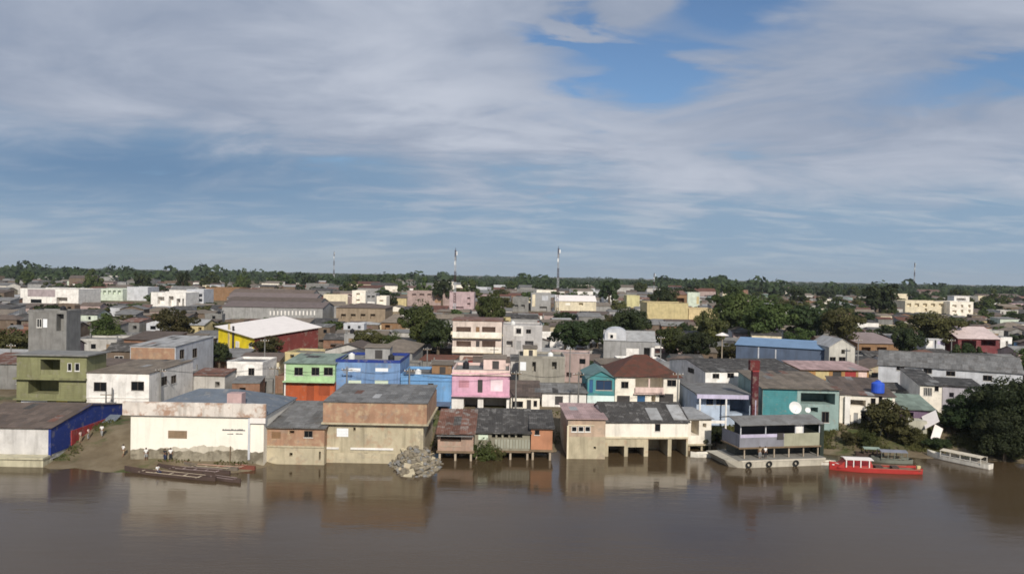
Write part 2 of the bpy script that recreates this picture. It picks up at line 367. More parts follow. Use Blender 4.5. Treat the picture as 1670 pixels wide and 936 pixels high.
def wall_faces(mb, P, W, z0, z1, ops):
    """one wall of width W from z0 to z1 with real openings; P(u, z, d) -> local point, d = depth into the house"""
    ops = [o for o in ops if o[0] < W - .02 and o[1] > .02]
    us = sorted({0, W} | {min(max(v, 0), W) for o in ops for v in o[:2]}); zs = sorted({z0, z1} | {min(max(v, z0), z1) for o in ops for v in o[2:4]})
    for i in range(len(us) - 1):
        for j in range(len(zs) - 1):
            uc, zc = (us[i] + us[i + 1]) / 2, (zs[j] + zs[j + 1]) / 2
            if any(o[0] < uc < o[1] and o[2] < zc < o[3] for o in ops): continue
            mb.add([P(us[i], zs[j], 0), P(us[i + 1], zs[j], 0), P(us[i + 1], zs[j + 1], 0), P(us[i], zs[j + 1], 0)], [(0, 1, 2, 3)])
    for u0, u1, a, b, d, back in ops:
        q = [P(u0, a, 0), P(u1, a, 0), P(u1, b, 0), P(u0, b, 0), P(u0, a, d), P(u1, a, d), P(u1, b, d), P(u0, b, d)]
        mb.add(q, [(0, 1, 5, 4), (1, 2, 6, 5), (2, 3, 7, 6), (3, 0, 4, 7)] + ([(4, 5, 6, 7)] if back else []))

def build_house(name, label, cat, O, yaw, W, H, dep, bands, roof, ops=(), opsR=(), opsL=(), group=None, z0=-.6, detail=2, parapet=.5, oh=.45, trim=None):
    """bands: [(ztop, material, name)] bottom to top, the last one ends at H. roof: (type, rise, material). ops: (u0,u1,z0,z1,kind,material)"""
    root = empty(name, O, yaw); tag(root, label, cat, group)
    x0, x1 = -W / 2, W / 2
    faces = {'F': (lambda u, z, d: (x0 + u, d, z), W, ops), 'R': (lambda u, z, d: (x1 - d, u, z), dep, opsR),
             'L': (lambda u, z, d: (x0 + d, dep - u, z), dep, opsL), 'B': (lambda u, z, d: (x1 - u, dep - d, z), W, ())}
    kd = {'w': .14, 'b': .06, 'd': .18, 'o': min(3.4, dep * .7), 'O': min(4.6, dep * .7), 's': min(1.6, dep * .5), 'p': .10, 'f': .0}
    zb = z0
    rt, rise, rm = roof
    for bi, (zt, bm_, bn) in enumerate(bands):
        mb = MB()
        for k, (P, w, oo) in faces.items():
            sel = [(o[0], o[1], max(o[2], zb + .01), min(o[3], zt - .01), kd[o[4]], o[4] in 'oOs') for o in oo if o[4] != 'f' and zb <= (o[2] + o[3]) / 2 < zt]
            wall_faces(mb, P, w, zb, zt, sel)
        if bi == len(bands) - 1:
            if rt == 'shed':
                mb.add([(x0, 0, H), (x0, dep, H), (x0, dep, H + rise)], [(0, 1, 2)]); mb.add([(x1, 0, H), (x1, dep, H), (x1, dep, H + rise)], [(0, 1, 2)])
                mb.add([(x0, dep, H), (x1, dep, H), (x1, dep, H + rise), (x0, dep, H + rise)], [(0, 1, 2, 3)])
            if rt == 'gable_x':
                for x in (x0, x1): mb.add([(x, 0, H), (x, dep, H), (x, dep / 2, H + rise)], [(0, 1, 2)])
            if rt == 'gable_y':
                for y in (0, dep): mb.add([(x0, y, H), (x1, y, H), (0, y, H + rise)], [(0, 1, 2)])
        me = mb.mesh(bn, False); link(bn, me, root, bm_)
        zb = zt
    th = .09; mb = MB()
    if rt == 'flat':
        mb.box(x0 + .02, x1 - .02, .02, dep - .02, H - parapet - .12, H - parapet); mb.obj('roof', rm, root)
        t = .16; pm = trim or bands[-1][1]
        p = MB()
        for a in ((x0 - .03, x1 + .03, -.03, t), (x0 - .03, x1 + .03, dep - t, dep + .03), (x0 - .03, x0 + t, t, dep - t), (x1 - t, x1 + .03, t, dep - t)):
            p.box(*a, H - parapet + .06, H + .04)
        p.obj('parapet', pm, root)
    elif rt == 'slab':
        mb.box(x0 - oh, x1 + oh, -oh, dep + oh, H + .002, H + .2); mb.obj('roof', rm, root)
    elif rt == 'shed':
        s = rise / dep
        mb.prism([(-oh, H - oh * s + .02), (dep + oh * .5, H + rise + oh * .5 * s + .02), (dep + oh * .5, H + rise + oh * .5 * s + th + .02), (-oh, H - oh * s + th + .02)], x0 - oh * .6, x1 + oh * .6, 'x'); ro = mb.obj('roof', rm, root)
        if detail > 2: lay_sheets(ro, x0 - oh * .6, x1 + oh * .6, -oh, dep + oh * .5, lambda y: H + y * s + th + .02, s, rm, int(abs(O.x) * 10))
    elif rt == 'gable_x':
        s = rise / (dep / 2)
        mb.prism([(-oh, H - oh * s + .02), (dep / 2, H + rise + .02), (dep + oh, H - oh * s + .02), (dep + oh, H - oh * s + th + .02), (dep / 2, H + rise + th + .02), (-oh, H - oh * s + th + .02)], x0 - oh * .7, x1 + oh * .7, 'x')
        ro = mb.obj('roof', rm, root)
        if detail > 2: lay_sheets(ro, x0 - oh * .7, x1 + oh * .7, -oh, dep / 2 - .1, lambda y: H + y * s + th + .02, s, rm, int(abs(O.x) * 10))
        if detail > 1: MB().box(x0 - oh * .7, x1 + oh * .7, dep / 2 - .14, dep / 2 + .14, H + rise + th - .02, H + rise + th + .11).obj('ridge_cap', rm, ro)
    elif rt == 'gable_y':
        s = rise / (W / 2)
        mb.prism([(x0 - oh, H - oh * s + .02), (0, H + rise + .02), (x1 + oh, H - oh * s + .02), (x1 + oh, H - oh * s + th + .02), (0, H + rise + th + .02), (x0 - oh, H - oh * s + th + .02)], -oh, dep + oh, 'y'); mb.obj('roof', rm, root)
    elif rt == 'hip':
        k = min(W, dep) * .5 * .8; a, b, c, d = x0 - oh, x1 + oh, -oh, dep + oh; e = H + .02
        vs = [(a, c, e), (b, c, e), (b, d, e), (a, d, e), (x0 + k, dep / 2, H + rise), (x1 - k, dep / 2, H + rise)]
        vs += [(a, c, e - th), (b, c, e - th), (b, d, e - th), (a, d, e - th)]
        mb.add(vs, [(0, 1, 5, 4), (1, 2, 5), (2, 3, 4, 5), (3, 0, 4), (6, 7, 1, 0), (7, 8, 2, 1), (8, 9, 3, 2), (9, 6, 0, 3), (9, 8, 7, 6)]); mb.obj('roof', rm, root)
    for k in 'FRL':
        P, w, oo = faces[k]
        def slab(mb, u0, u1, a, b, d0, d1):
            q = [P(u, z, d) for d in (d0, d1) for u, z in ((u0, a), (u1, a), (u1, b), (u0, b))]
            mb.add(q, [(0, 1, 2, 3), (4, 5, 6, 7), (0, 1, 5, 4), (1, 2, 6, 5), (2, 3, 7, 6), (3, 0, 4, 7)])
        for o in oo:
            u0, u1, a, b, kind = o[:5]; m = o[5] if len(o) > 5 else None
            if u1 - u0 < .05 or b - a < .05: continue
            if kind == 'w':
                if detail > 1:
                    t = min(.07, (u1 - u0) * .12); f = MB()
                    slab(f, u0, u1, a, a + t, -.03, .1); slab(f, u0, u1, b - t, b, -.03, .1)
                    slab(f, u0, u0 + t, a + t, b - t, -.03, .1); slab(f, u1 - t, u1, a + t, b - t, -.03, .1)
                    if u1 - u0 > .9: c = (u0 + u1) / 2; slab(f, c - t / 2, c + t / 2, a + t, b - t, .0, .1)
                    fo = f.obj('window', FRAME_W if m is None else FRAME_D, root)
                    g = MB(); slab(g, u0 + t, u1 - t, a + t, b - t, .1, .13); g.obj('pane', m or GLASS, fo)
                    s_ = MB(); slab(s_, u0 - .08, u1 + .08, a - .08, a - .005, -.09, .05); s_.obj('sill', FRAME_W, fo)
                else:
                    g = MB(); slab(g, u0 + .01, u1 - .01, a + .01, b - .01, .09, .13); g.obj('window', m or GLASS, root)
            elif kind in 'bp':
                g = MB(); slab(g, u0 + .01, u1 - .01, a + .01, b - .01, .03, .055); go = g.obj('shutter' if kind == 'b' else 'window', m or BOARD, root)
                if detail > 1:
                    f = MB(); n = max(2, int((b - a) / .3))
                    for i in range(1, n): z = a + (b - a) * i / n; slab(f, u0 + .02, u1 - .02, z - .02, z + .02, .0, .029)
                    f.obj('slat_rail', m or BOARD, go)
            elif kind == 'd':
                g = MB(); slab(g, u0 + .01, u1 - .01, a, b - .01, .1, .16); go = g.obj('door', m or DOORM, root)
            elif kind == 'f':       # flat panel or ledge standing proud of the wall
                g = MB(); slab(g, u0, u1, a, b, -.12, -.003); g.obj('ledge', m, root)
    return root

def px_house(name, label, cat, px0, px1, b, t, zb=GZ, Y=None, yaw=0, dep=10, wall=W_WHITE, roof=('flat', None, R_GREY), bands=None, ops=(), opsR=(), opsL=(), lm=None, detail=2, hide=0, **kw):
    """place a house from photo pixels: facade px0..px1, ground at row b (on the plane z=zb), wall top at row t"""
    pc = (px0 + px1) / 2; yaw = R(yaw)
    if Y is None: Y = atZ(pc, b, zb).y
    O = atY(pc, b, Y); O.z = zb
    if zb == GZ: O.z = gz(O.x, O.y)
    ux = Vector((math.cos(yaw), math.sin(yaw), 0)); n = Vector((-math.sin(yaw), math.cos(yaw), 0))
    def hit(px, py, off=0, nn=n, o=None):
        d = ray(px, py); o = (o or O) + nn * off; s = (o - C0).dot(nn) / d.dot(nn); return C0 + d * s
    def uv(px, py): p = hit(px, py); return (p - O).dot(ux), p.z - O.z
    ym = (b + t) / 2
    u0, u1 = uv(px0, ym)[0], uv(px1, ym)[0]
    W = u1 - u0; O2 = O + ux * ((u0 + u1) / 2); H = uv(pc, t)[1]
    def op(o):
        a = uv(o[0], (o[1] + o[3]) / 2)[0] - u0; c = uv(o[2], (o[1] + o[3]) / 2)[0] - u0
        zt = uv((o[0] + o[2]) / 2, o[1])[1]; zb_ = uv((o[0] + o[2]) / 2, o[3])[1]
        return (max(a, .0), min(c, W), zb_, min(zt, H - .03)) + tuple(o[4:])
    def sop(o, right):
        o0 = O2 + ux * (W / 2 if right else -W / 2)
        def h(px, py): p = hit(px, py, 0, ux, o0); return (p - o0).dot(n), p.z - O.z
        a, c = sorted((h(o[0], (o[1] + o[3]) / 2)[0], h(o[2], (o[1] + o[3]) / 2)[0])); mid = ((o[0] + o[2]) / 2)
        zt, zb_ = h(mid, o[1])[1], h(mid, o[3])[1]
        if not right: a, c = dep - c, dep - a
        return (max(.1, a), min(c, dep - .1), zb_, min(zt, H - .05)) + tuple(o[4:])
    rt, rp, rm = roof
    rise = 0
    if rp is not None:
        off = {'shed': dep, 'gable_x': dep / 2, 'hip': dep / 2, 'gable_y': 0}[rt]
        rise = max(.25, hit(pc, rp, off).z - O.z - H)
    bl = []
    for py, m, nm in (bands or ()):          # listed top to bottom: (row where the band above ends, ...)
        bl.append((uv(pc, py)[1], m, nm))
    bl = sorted(bl, key=lambda q: q[0]); bl.append((H, wall, 'wall'))
    z0 = -.6
    if detail == 2 and Y < 162: detail = 3
    r = build_house(name, label, cat, O2, yaw, W, H, dep, bl, (rt, rise, rm), [op(o) for o in ops], [sop(o, True) for o in opsR], [sop(o, False) for o in opsL], z0=z0, detail=detail, **kw)
    cs = [O2 + ux * sx * W / 2 + n * dy for sx in (-1, 1) for dy in (0, dep)]
    BUILT.append(dict(root=r, lm=lm, px=(px0, px1), row=(min(t, rp if rp else t), b - hide), Y=O2.y, c=(O2 + n * dep / 2), cs=cs, rad=math.hypot(W, dep) / 2, O=O2, ux=ux, n=n, W=W, H=H, dep=dep, yaw=yaw, uv=uv, roof=rt))
    return BUILT[-1]

# ------------------------------------------------------------------ setting: ground, river
def build_ground():
    xs = sorted(set(list(np.arange(-110, 112, 1.5)) + list(np.linspace(-9000, -110, 14)) + list(np.linspace(112, 9000, 14))))
    ys = list(np.arange(94, 134, 1.0)) + list(np.geomspace(134, 9500, 26))
    v = [(x, y, gz(x, y) if y < 134 else GZ) for y in ys for x in xs]; n = len(xs)
    f = [(j * n + i, j * n + i + 1, (j + 1) * n + i + 1, (j + 1) * n + i) for j in range(len(ys) - 1) for i in range(n - 1)]
    me = bpy.data.meshes.new('ground'); me.from_pydata(v, [], f); me.polygons.foreach_set('use_smooth', [True] * len(f))
    o = link('ground', me, None, GROUND); o['kind'] = 'structure'; o['label'] = 'earth and grass ground of the river bank and town'
    me = bpy.data.meshes.new('river'); me.from_pydata([(-3000, -900, 0), (3000, -900, 0), (3000, 122, 0), (-3000, 122, 0)], [], [(0, 1, 2, 3)])
    o = link('river', me, None, WATER); o['kind'] = 'structure'; o['label'] = 'calm muddy brown river in front of the town'
build_ground()

# ------------------------------------------------------------------ waterfront buildings (left to right)
b = px_house('warehouse', 'long low white warehouse with navy blue gable end at the left edge', 'warehouse', -70, 83, 743, 697, zb=1.2, Y=100.3, dep=19,
         wall=mat('dull_white_paint', (.56, .54, .52), streak=.35), roof=('gable_x', 658, R_BROWN), lm='the navy-gabled warehouse', oh=.3)
w = b; root = w['root']; x1 = w['W'] / 2; H = w['H']; rise = 1.6
def gable_sheet(root, x, dep, z0, H, rise, m, name, lowpts=None):
    mb = MB(); t = .08
    pts = lowpts or [(0, z0), (dep, z0), (dep, H), (dep / 2, H + rise), (0, H)]
    mb.prism(pts, x + .004, x + .004 + t, 'x'); return mb.obj(name, m, root)
rz = atY(140, 658, 109.8).z - root.location.z - H
gable_sheet(root, x1, 19, .1, H, rz, W_NAVY, 'gable_cladding')
MB().box(x1 + .09, x1 + .2, 4.4, 14.5, .3, 2.3).obj('red_panel', W_RED, root)
MB().box(x1 - .25, x1 + .1, -.16, -.003, -.1, H + .1).obj('corner_post', W_NAVY, root)
rw = MB(); rw.box(-74, -60.2, 0, 2.2, -2, 1.18); rw.box(-74, -60.1, -.25, 2.3, 1.0, 1.24)
ro = rw.obj('retaining_wall', mat('cream_retaining_wall', (.50, .46, .33), streak=.55, var=.25), None, (0, 98.7, 0)); tag(ro, 'cream concrete retaining wall at the water below the navy-gabled warehouse', 'wall')
MB().tube((-71.3, 98.6, .5), (-71.3, 99.2, .5), .32, n=12).obj('drain_pipe', DOORM, ro).matrix_parent_inverse = Matrix.Translation((0, -98.7, 0))

b = px_house('warehouse', 'wide bright white riverside warehouse with blue-grey roof and stained parapet band', 'warehouse', 213, 430, 750, 676, zb=.7, dep=15,
         wall=mat('fresh_whitewash', (.86, .81, .71), streak=.14, var=.06), roof=('hip', 633, R_BLUEG), lm='the bright white warehouse', oh=.2,
         ops=[(274, 702, 305, 715, 'b', BOARD)])
r = b['root']; W, H = b['W'], b['H']; zt = b['uv'](320, 656)[1]
fas = MB(); fas.box(-W / 2 - .9, W / 2 + .35, -.45, -.02, H - .15, zt); fas.obj('parapet_band', T_FASCIA, r)
MB().box(W * .385, W * .40, -.2, -.003, .2, H - .2).obj('drain_pipe', W_LGREY, r)
MB().box(W * .402, W / 2 + .3, -.35, -.01, H - .95, H - .2).obj('corner_box', R_WHITE, r)
def flood_stain(root, W, h, m, seed, y=-.004, z0=-.6, amp=.35):
    g_ = random.Random(seed); n = int(W / .22); mb = MB(); ph = [g_.uniform(0, 6) for _ in range(4)]
    hs = [h + amp * (.5 * math.sin(i * .13 + ph[0]) + .35 * math.sin(i * .41 + ph[1]) + .2 * math.sin(i * 1.1 + ph[2]) + g_.uniform(-.15, .15)) for i in range(n + 1)]
    vs = [(-W / 2 + W * i / n, y, z0) for i in range(n + 1)] + [(-W / 2 + W * i / n, y, hs[i]) for i in range(n + 1)]
    mb.add(vs, [(i, i + 1, n + 2 + i, n + 1 + i) for i in range(n)]); return mb.obj('flood_stain', m, root)
flood_stain(r, W, 1.25, T_GRIME, 2); flood_stain(r, W * .55, 1.75, mat('faint_flood_stain', (.52, .47, .38), streak=.5), 5, -.002)
MB().tube((W * .255, -.35, -.5), (W * .257, -.3, 2.0), .07, n=6).obj('mooring_post', WOOD, r)
MB().box(W * .20, W * .31, 1.0, 2.6, H - .1, zt + 1.1).obj('roof_hatch', R_PINK, r)
# the small painted notice (too small in the photo to read): one line and two words below it
u_ = lambda px, py: b['uv'](px, py)
sg = MB()
rs = random.Random(3); uu, vv = u_(363, 701)
def scrawl(mb, u, end, z, h):
    while u < end:
        wd = rs.uniform(.09, .2); mb.box(u - 0, u + wd + .02, -.012, -.003 - .0001 * (len(mb.v) % 5), z, z + h * rs.uniform(.55, 1.1)); u += wd
for a0, a1, row_, hh in ((363, 400, 702, .24), (371, 380, 708, .13), (385, 394, 708, .13)):
    sg = MB(); scrawl(sg, u_(a0, row_)[0], u_(a1, row_)[0], u_(a0, row_)[1], hh); sg.obj('painted_lettering', mat('faded_black_lettering', (.17, .165, .16), streak=0), r)

b = px_house('house', 'small brick and concrete house with mottled grey roof beside the bright white warehouse', 'house', 430, 529, 757, 697, zb=0, dep=13, wall=W_BRICK,
         bands=[(728, W_BEIGE, 'lower_wall')], roof=('shed', 655, R_GREY), lm='the small brick riverside house',
         ops=[(443, 704, 458, 715, 'b', W_BROWN), (472, 702, 480, 707, 's'), (496, 702, 510, 713, 'w', GLASS), (472, 738, 477, 744, 's'), (520, 736, 523, 750, 's')])
r = b['root']; MB().box(-b['W'] / 2, b['W'] / 2, -.12, -.004, b['uv'](480, 728)[1] - .1, b['uv'](480, 728)[1] + .12).obj('floor_ledge', W_BEIGE, r)

b = px_house('house', 'big beige block with an overhanging brick upper band and rubble heap at its foot', 'building', 529, 690, 755, 690, zb=0, dep=13, wall=W_BEIGE, roof=('flat', None, R_GREY), lm='the beige block with a brick band', parapet=.1,
         ops=[(549, 698, 568, 712, 'p', WHITE_PANE), (576, 697, 580, 703, 's'), (594, 738, 600, 743, 's')])
r = b['root']; W, H = b['W'], b['H']; zt = b['uv'](610, 656)[1]
MB().box(-W / 2 - .12, W / 2 + .5, -.5, 13, H + .12, zt).obj('brick_upper_band', W_BRICK, r)
MB().box(-W / 2 - .3, W / 2 + .75, -.7, 13.2, H - .12, H + .115).obj('floor_slab', W_BEIGE, r)
rp = MB(); z2 = max(atY(610, 640, b['Y'] + 13).z, zt + .5)
rp.prism([(-.65, zt + .02), (13.3, z2), (13.3, z2 + .1), (-.65, zt + .12)], -W / 2 - .1, W / 2 + .6, 'x'); ro_ = rp.obj('sheet_roof', R_GREY, r); s_ = (z2 - zt - .02) / 13.95; lay_sheets(ro_, -W / 2 - .1, W / 2 + .6, -.65, 13.2, lambda y: zt + .125 + (y + .65) * s_, s_, R_GREY, 4)
zs = b['uv'](580, 731)[1]
MB().box(-W / 2 + .1, -W / 2 + 2.0, -.16, -.003, zs - .13, zs + .13).obj('white_ledge', W_WHITE, r); MB().box(-W / 2 + 3.6, W * .2, -.16, -.003, zs - .13, zs + .13).obj('white_ledge', W_WHITE, r)
MB().box(-W / 2, W / 2, -.1, -.003, -.6, zs - .6).obj('plinth', W_BEIGE, r)

def stilts(root, xs, y, zt, zb, m=WOODL, r=.14, name='stilt'):
    for x in xs: MB().box(x - r, x + r, y - r, y + r, zb, zt).obj(name, m, root)

def stilt_house(label, px0, px1, b, floor, t, ridge, wall, rm, lm, ops=(), nst=3, dep=7.5, bandpy=None, cat='house', rt='shed', **kw):
    pc = (px0 + px1) / 2; Y = atZ(pc, b, 0).y; zf = atY(pc, floor, Y).z
    d = px_house('stilt_house', label, cat, px0, px1, floor, t, zb=zf, Y=Y, dep=dep, wall=wall, roof=(rt, ridge, rm), ops=ops, lm=lm, **kw)
    # floor: shift the house's wall bottom to the deck
    r = d['root']; W = d['W']
    MB().box(-W / 2 - .15, W / 2 + .15, -.25, dep, -.86, -.605).obj('deck', WOOD, r)
    for row in (.1, dep * .5, dep - .3):
        stilts(r, np.linspace(-W / 2 + .3, W / 2 - .3, nst), row, -.86, -zf - 1.2)
    return d
d = stilt_house('pinkish plank stilt house with patched rusty roof and small porch next to the rubble', 714, 772, 751, 728, 706, 669, mat('faded_pink_plaster', (.38, .26, .20), streak=.4, spot=(.36, .3, .24), amt=.3), R_RUST, 'the pinkish stilt house',
    ops=[(718, 708, 752, 720, 'o')], nst=3)
r = d['root']; MB().box(-d['W'] / 2 + .4, d['W'] * .17, -.06, -.003, .0, .1).obj('porch_rail', WOODL, r)
MB().box(-d['W'] / 2 - .1, d['W'] / 2, -.9, -.42, d['H'] - .32, d['H'] - .24).obj('eave_sheet', R_GREY, r)
d = stilt_house('stilt house with long dark roof and open slatted gallery above the bushes', 774, 864, 749, 727, 705, 668, mat('grey_green_boards', (.25, .23, .175), streak=.4), R_DARK, 'the gallery stilt house',
    ops=[(802, 706, 808, 714, 's'), (811, 706, 818, 714, 's'), (821, 706, 829, 714, 's'), (832, 706, 840, 714, 's'), (843, 706, 852, 714, 's'), (780, 708, 796, 717, 'p', PALE_PANE)], nst=4)
r = d['root']; z0, z1 = d['uv'](820, 727)[1], d['uv'](820, 716)[1]
for i, u in enumerate(np.arange(-1.0, d['W'] / 2 - .1, .42)): MB().box(u, u + .3, -.1, -.004, z0 - .3, z1).obj('gallery_board', mat('pale_gallery_board', (.31, .31, .25), streak=.4), r)
d = stilt_house('narrow orange brick stilt house with dark roof and one small window', 866, 901, 750, 726, 698, 670, mat('orange_brick', (.42, .20, .115), streak=.25, var=.2), R_DARK, 'the orange stilt house', ops=[(872, 701, 880, 709, 'w', GLASS)], nst=2)

b = px_house('house', 'narrow two-storey plaster house with three small panes standing in the water', 'house', 926, 987, 748, 683, zb=0, dep=11, yaw=2, wall=mat('pink_brown_plaster', (.46, .34, .25), streak=.4),
         bands=[(712, W_BEIGE, 'lower_wall')], roof=('shed', 665, R_PINK), lm='the narrow plaster house', ops=[(932, 695, 941, 704, 'w'), (943, 695, 952, 704, 'w'), (954, 695, 963, 704, 'w'), (968, 728, 972, 732, 's')])
r = b['root']; zz = b['uv'](950, 694)[1]; MB().box(-b['W'] / 2, b['W'] * .2, -.1, -.004, zz, zz + .12).obj('lintel', W_CREAM, r)
MB().box(-b['W'] / 2 - .12, -b['W'] / 2 + .12, -.1, -.003, -.6, zz).obj('corner_pier', W_CREAM, r)

b = px_house('house', 'long whitewashed riverside house with dark roof carried on arched piers', 'house', 987, 1122, 744, 688, zb=0, dep=11, yaw=5, wall=mat('worn_whitewash', (.80, .75, .66), streak=.3, var=.1),
         bands=[(714, W_BEIGE, 'pier_wall')], roof=('gable_x', 657, R_DARK), lm='the whitewashed house on arches', oh=.3,
         ops=[(992, 727, 1018, 746, 'O'), (1024, 729, 1050, 746, 'O'), (1057, 716, 1089, 746, 'O'), (1095, 716, 1119, 745, 'O'), (1068, 691, 1077, 703, 'w', GLASS)])
r = b['root']; W, H = b['W'], b['H']
zz = b['uv'](1050, 713)[1]; MB().box(-W / 2, W / 2, -.15, -.003, zz - .12, zz + .1).obj('floor_beam', W_CREAM, r)
for i, (px0, px1) in enumerate(((1062, 1082), (1100, 1122))):
    u0, u1 = b['uv'](px0, 680)[0], b['uv'](px1, 680)[0]; s = None
    rise = [c for c in r.children if c.name.startswith('roof')][0]
    zr = max(v.co.z for v in rise.data.vertices) - .1; k = (zr - H) / (b['dep'] / 2)
    mb = MB(); y0, y1 = .2, 3.6 + i; mb.prism([(y0, H + y0 * k + .20), (y1, H + y1 * k + .20), (y1, H + y1 * k + .23), (y0, H + y0 * k + .23)], u0, u1, 'x'); mb.obj('roof_patch_sheet', R_LIGHT, r)
b = px_house('house', 'little white house with a shaded porch at the right end of the arched row', 'house', 1122, 1160, 712, 683, zb=1.6, Y=115.5, dep=8, wall=W_CREAMW, yaw=8, roof=('shed', 668, R_LIGHT), lm='the little white porch house',
         ops=[(1127, 686, 1140, 710, 'o'), (1146, 690, 1152, 697, 's')])
r = b['root']; W = b['W']; MB().box(-W / 2 - .1, W / 2 + .1, -.3, 8, -.82, -.603).obj('floor_slab', W_BEIGE, r); stilts(r, [-W / 2 + .2, W * .1, W / 2 - .2], .05, -.82, -3.2, W_BEIGE)

# ------------------------------------------------------------------ second row
b = px_house('house', 'olive green two-storey house with shaded balconies behind the navy-gabled warehouse', 'house', 27, 141, 664, 580, dep=6, wall=W_OLIVE, roof=('slab', None, W_CONC), oh=.5, lm='the olive house',
         ops=[(66, 586, 98, 611, 'o'), (46, 621, 96, 642, 'o'), (110, 592, 117, 605, 'w'), (122, 592, 130, 605, 'w'), (98, 628, 135, 650, 'b', W_OLIVE), (34, 652, 77, 660, 'p', WHITE_PANE), (92, 652, 110, 660, 'b', W_YELLOW)])
r = b['root']; zz = b['uv'](80, 617)[1]; W = b['W']; MB().box(-W / 2 - .2, W / 2 + .1, -.7, -.004, zz - .15, zz + .1).obj('balcony_slab', W_OLIVE, r)
z3 = b['uv'](80, 603)[1]; u0, u1 = b['uv'](66, 600)[0], b['uv'](98, 600)[0]; MB().box(u0, u1, .05, .2, b['uv'](80, 611)[1], z3).obj('balcony_wall', W_OLIVE, r)
MB().box(-W / 2 - .2, W / 2 + .1, -.6, -.004, b['uv'](80, 651)[1] - .1, b['uv'](80, 651)[1] + .12).obj('canopy_slab', W_OLIVE, r)
px_house('house', 'raw concrete unfinished tower house rising behind the olive house', 'house', 46, 108, 640, 506, Y=152, dep=5, wall=W_CONC, roof=('flat', None, W_CONC), lm='the raw concrete tower house', hide=60,
         ops=[(60, 520, 68, 534, 'w'), (70, 520, 77, 534, 'p', WHITE_PANE), (92, 512, 104, 540, 's')])
b = px_house('house', 'plain white house with two dark windows above the dirt ramp', 'house', 141, 243, 666, 609, dep=17, wall=W_WHITE, roof=('shed', 590, R_TAN), lm='the plain white house', oh=.15,
         ops=[(153, 623, 174, 638, 'w', GLASS), (214, 622, 235, 637, 'w', GLASS)], opsR=[(263, 614, 272, 628, 'w', GLASS), (279, 612, 287, 625, 'w', GLASS)])
r = b['root']; MB().box(-b['W'] / 2, b['W'] / 2, -.1, -.004, b['uv'](190, 649)[1], b['uv'](190, 649)[1] + .12).obj('floor_ledge', W_WHITE, r)
px_house('house', 'tall grey house with brick front wall behind the plain white house', 'house', 212, 286, 640, 565, Y=150, dep=19, wall=W_LGREY, roof=('shed', 547, R_LIGHT), lm='the tall grey and brick house', oh=.2, hide=50,
         ops=[(213, 567, 285, 592, 'b', W_BRICK)], opsR=[(293, 570, 300, 585, 'w', GLASS), (314, 568, 321, 583, 'w', GLASS), (298, 605, 306, 620, 'w', GLASS)])
px_house('house', 'low white cube house between the tall grey house and the green one', 'house', 370, 428, 640, 590, Y=150, dep=9, wall=W_WHITE, roof=('flat', None, R_GREY), lm='the low white cube house', hide=25, ops=[(378, 600, 386, 610, 'w', GLASS), (405, 600, 415, 612, 'w', GLASS)])
b = px_house('house', 'mint green house with bright orange ground floor and shed roof', 'house', 464, 546, 664, 593, dep=10, wall=W_GREEN, bands=[(622, W_ORANGE, 'lower_wall')], roof=('shed', 577, R_GREENG), lm='the mint and orange house', oh=.3,
         ops=[(480, 599, 494, 612, 'w', GLASS), (508, 599, 521, 612, 'w', GLASS), (528, 599, 543, 612, 'w', GLASS), (472, 628, 488, 645, 'b', W_ORANGE), (500, 627, 512, 655, 'd', mat('dull_orange_door', (.30, .07, .03))), (520, 628, 538, 645, 'b', mat('dull_orange_door', (.3, .07, .03)))])
r = b['root']; W = b['W']; zz = b['uv'](505, 622)[1]; MB().box(-W / 2 - .1, W / 2 + .1, -.9, -.004, zz - .08, zz + .1).obj('balcony_slab', W_GREEN, r)
MB().box(-W / 2 - .02, -W / 2 + .2, -.12, -.004, -.5, b['H'] - .1).obj('white_pilaster', W_WHITE, r)
px_house('house', 'blue flat-roofed two-storey house with two white louvres over two pale windows', 'house', 547, 652, 664, 587, dep=12, wall=W_BLUE, roof=('flat', None, W_CONC), trim=W_NAVY, lm='the tall blue house',
         ops=[(568, 600, 588, 606, 'p', WHITE_PANE), (612, 600, 633, 606, 'p', WHITE_PANE), (568, 620, 589, 634, 'p', PALE_PANE), (611, 620, 633, 634, 'p', PALE_PANE)])
b = px_house('house', 'lower bright blue house with one tiny window left of the pink house', 'house', 653, 736, 668, 611, dep=11, wall=W_BLUE2, roof=('flat', None, R_GREY), lm='the lower blue house', ops=[(698, 625, 707, 631, 'w', GLASS), (660, 657, 690, 668, 'o'), (700, 657, 730, 668, 'o')])
r = b['root']; zz = b['uv'](690, 655)[1]; W = b['W']; mb = MB(); mb.prism([(-1.6, zz - .45), (0, zz), (0, zz + .08), (-1.6, zz - .37)], -W / 2, W / 2, 'x'); mb.obj('awning', W_SLATE, r)
zz = b['uv'](690, 620)[1]; MB().box(-W / 2, W / 2, -.14, -.003, zz - .08, zz + .08).obj('cornice', W_BLUE2, r)
b = px_house('house', 'pink two-storey house with white pillars and dark open ground floor', 'house', 737, 831, 668, 604, dep=11, wall=W_PINK, bands=[(646, W_WHITE, 'ground_floor_wall')], roof=('flat', None, W_CONC), trim=W_PALEPINK, lm='the pink house',
         ops=[(748, 620, 765, 632, 'b', mat('dusty_pink_shutter', (.50, .25, .30))), (779, 619, 787, 640, 'd', DOORM), (800, 619, 820, 638, 'p', mat('pale_pink_pane', (.82, .66, .70), streak=.1)), (756, 649, 779, 672, 'O'), (788, 649, 826, 672, 'O')])
r = b['root']; W = b['W']; zz = b['uv'](785, 611)[1]; MB().box(-W / 2 - .15, W / 2 + .15, -.35, -.004, zz - .1, zz + .14).obj('cornice', W_PALEPINK, r)
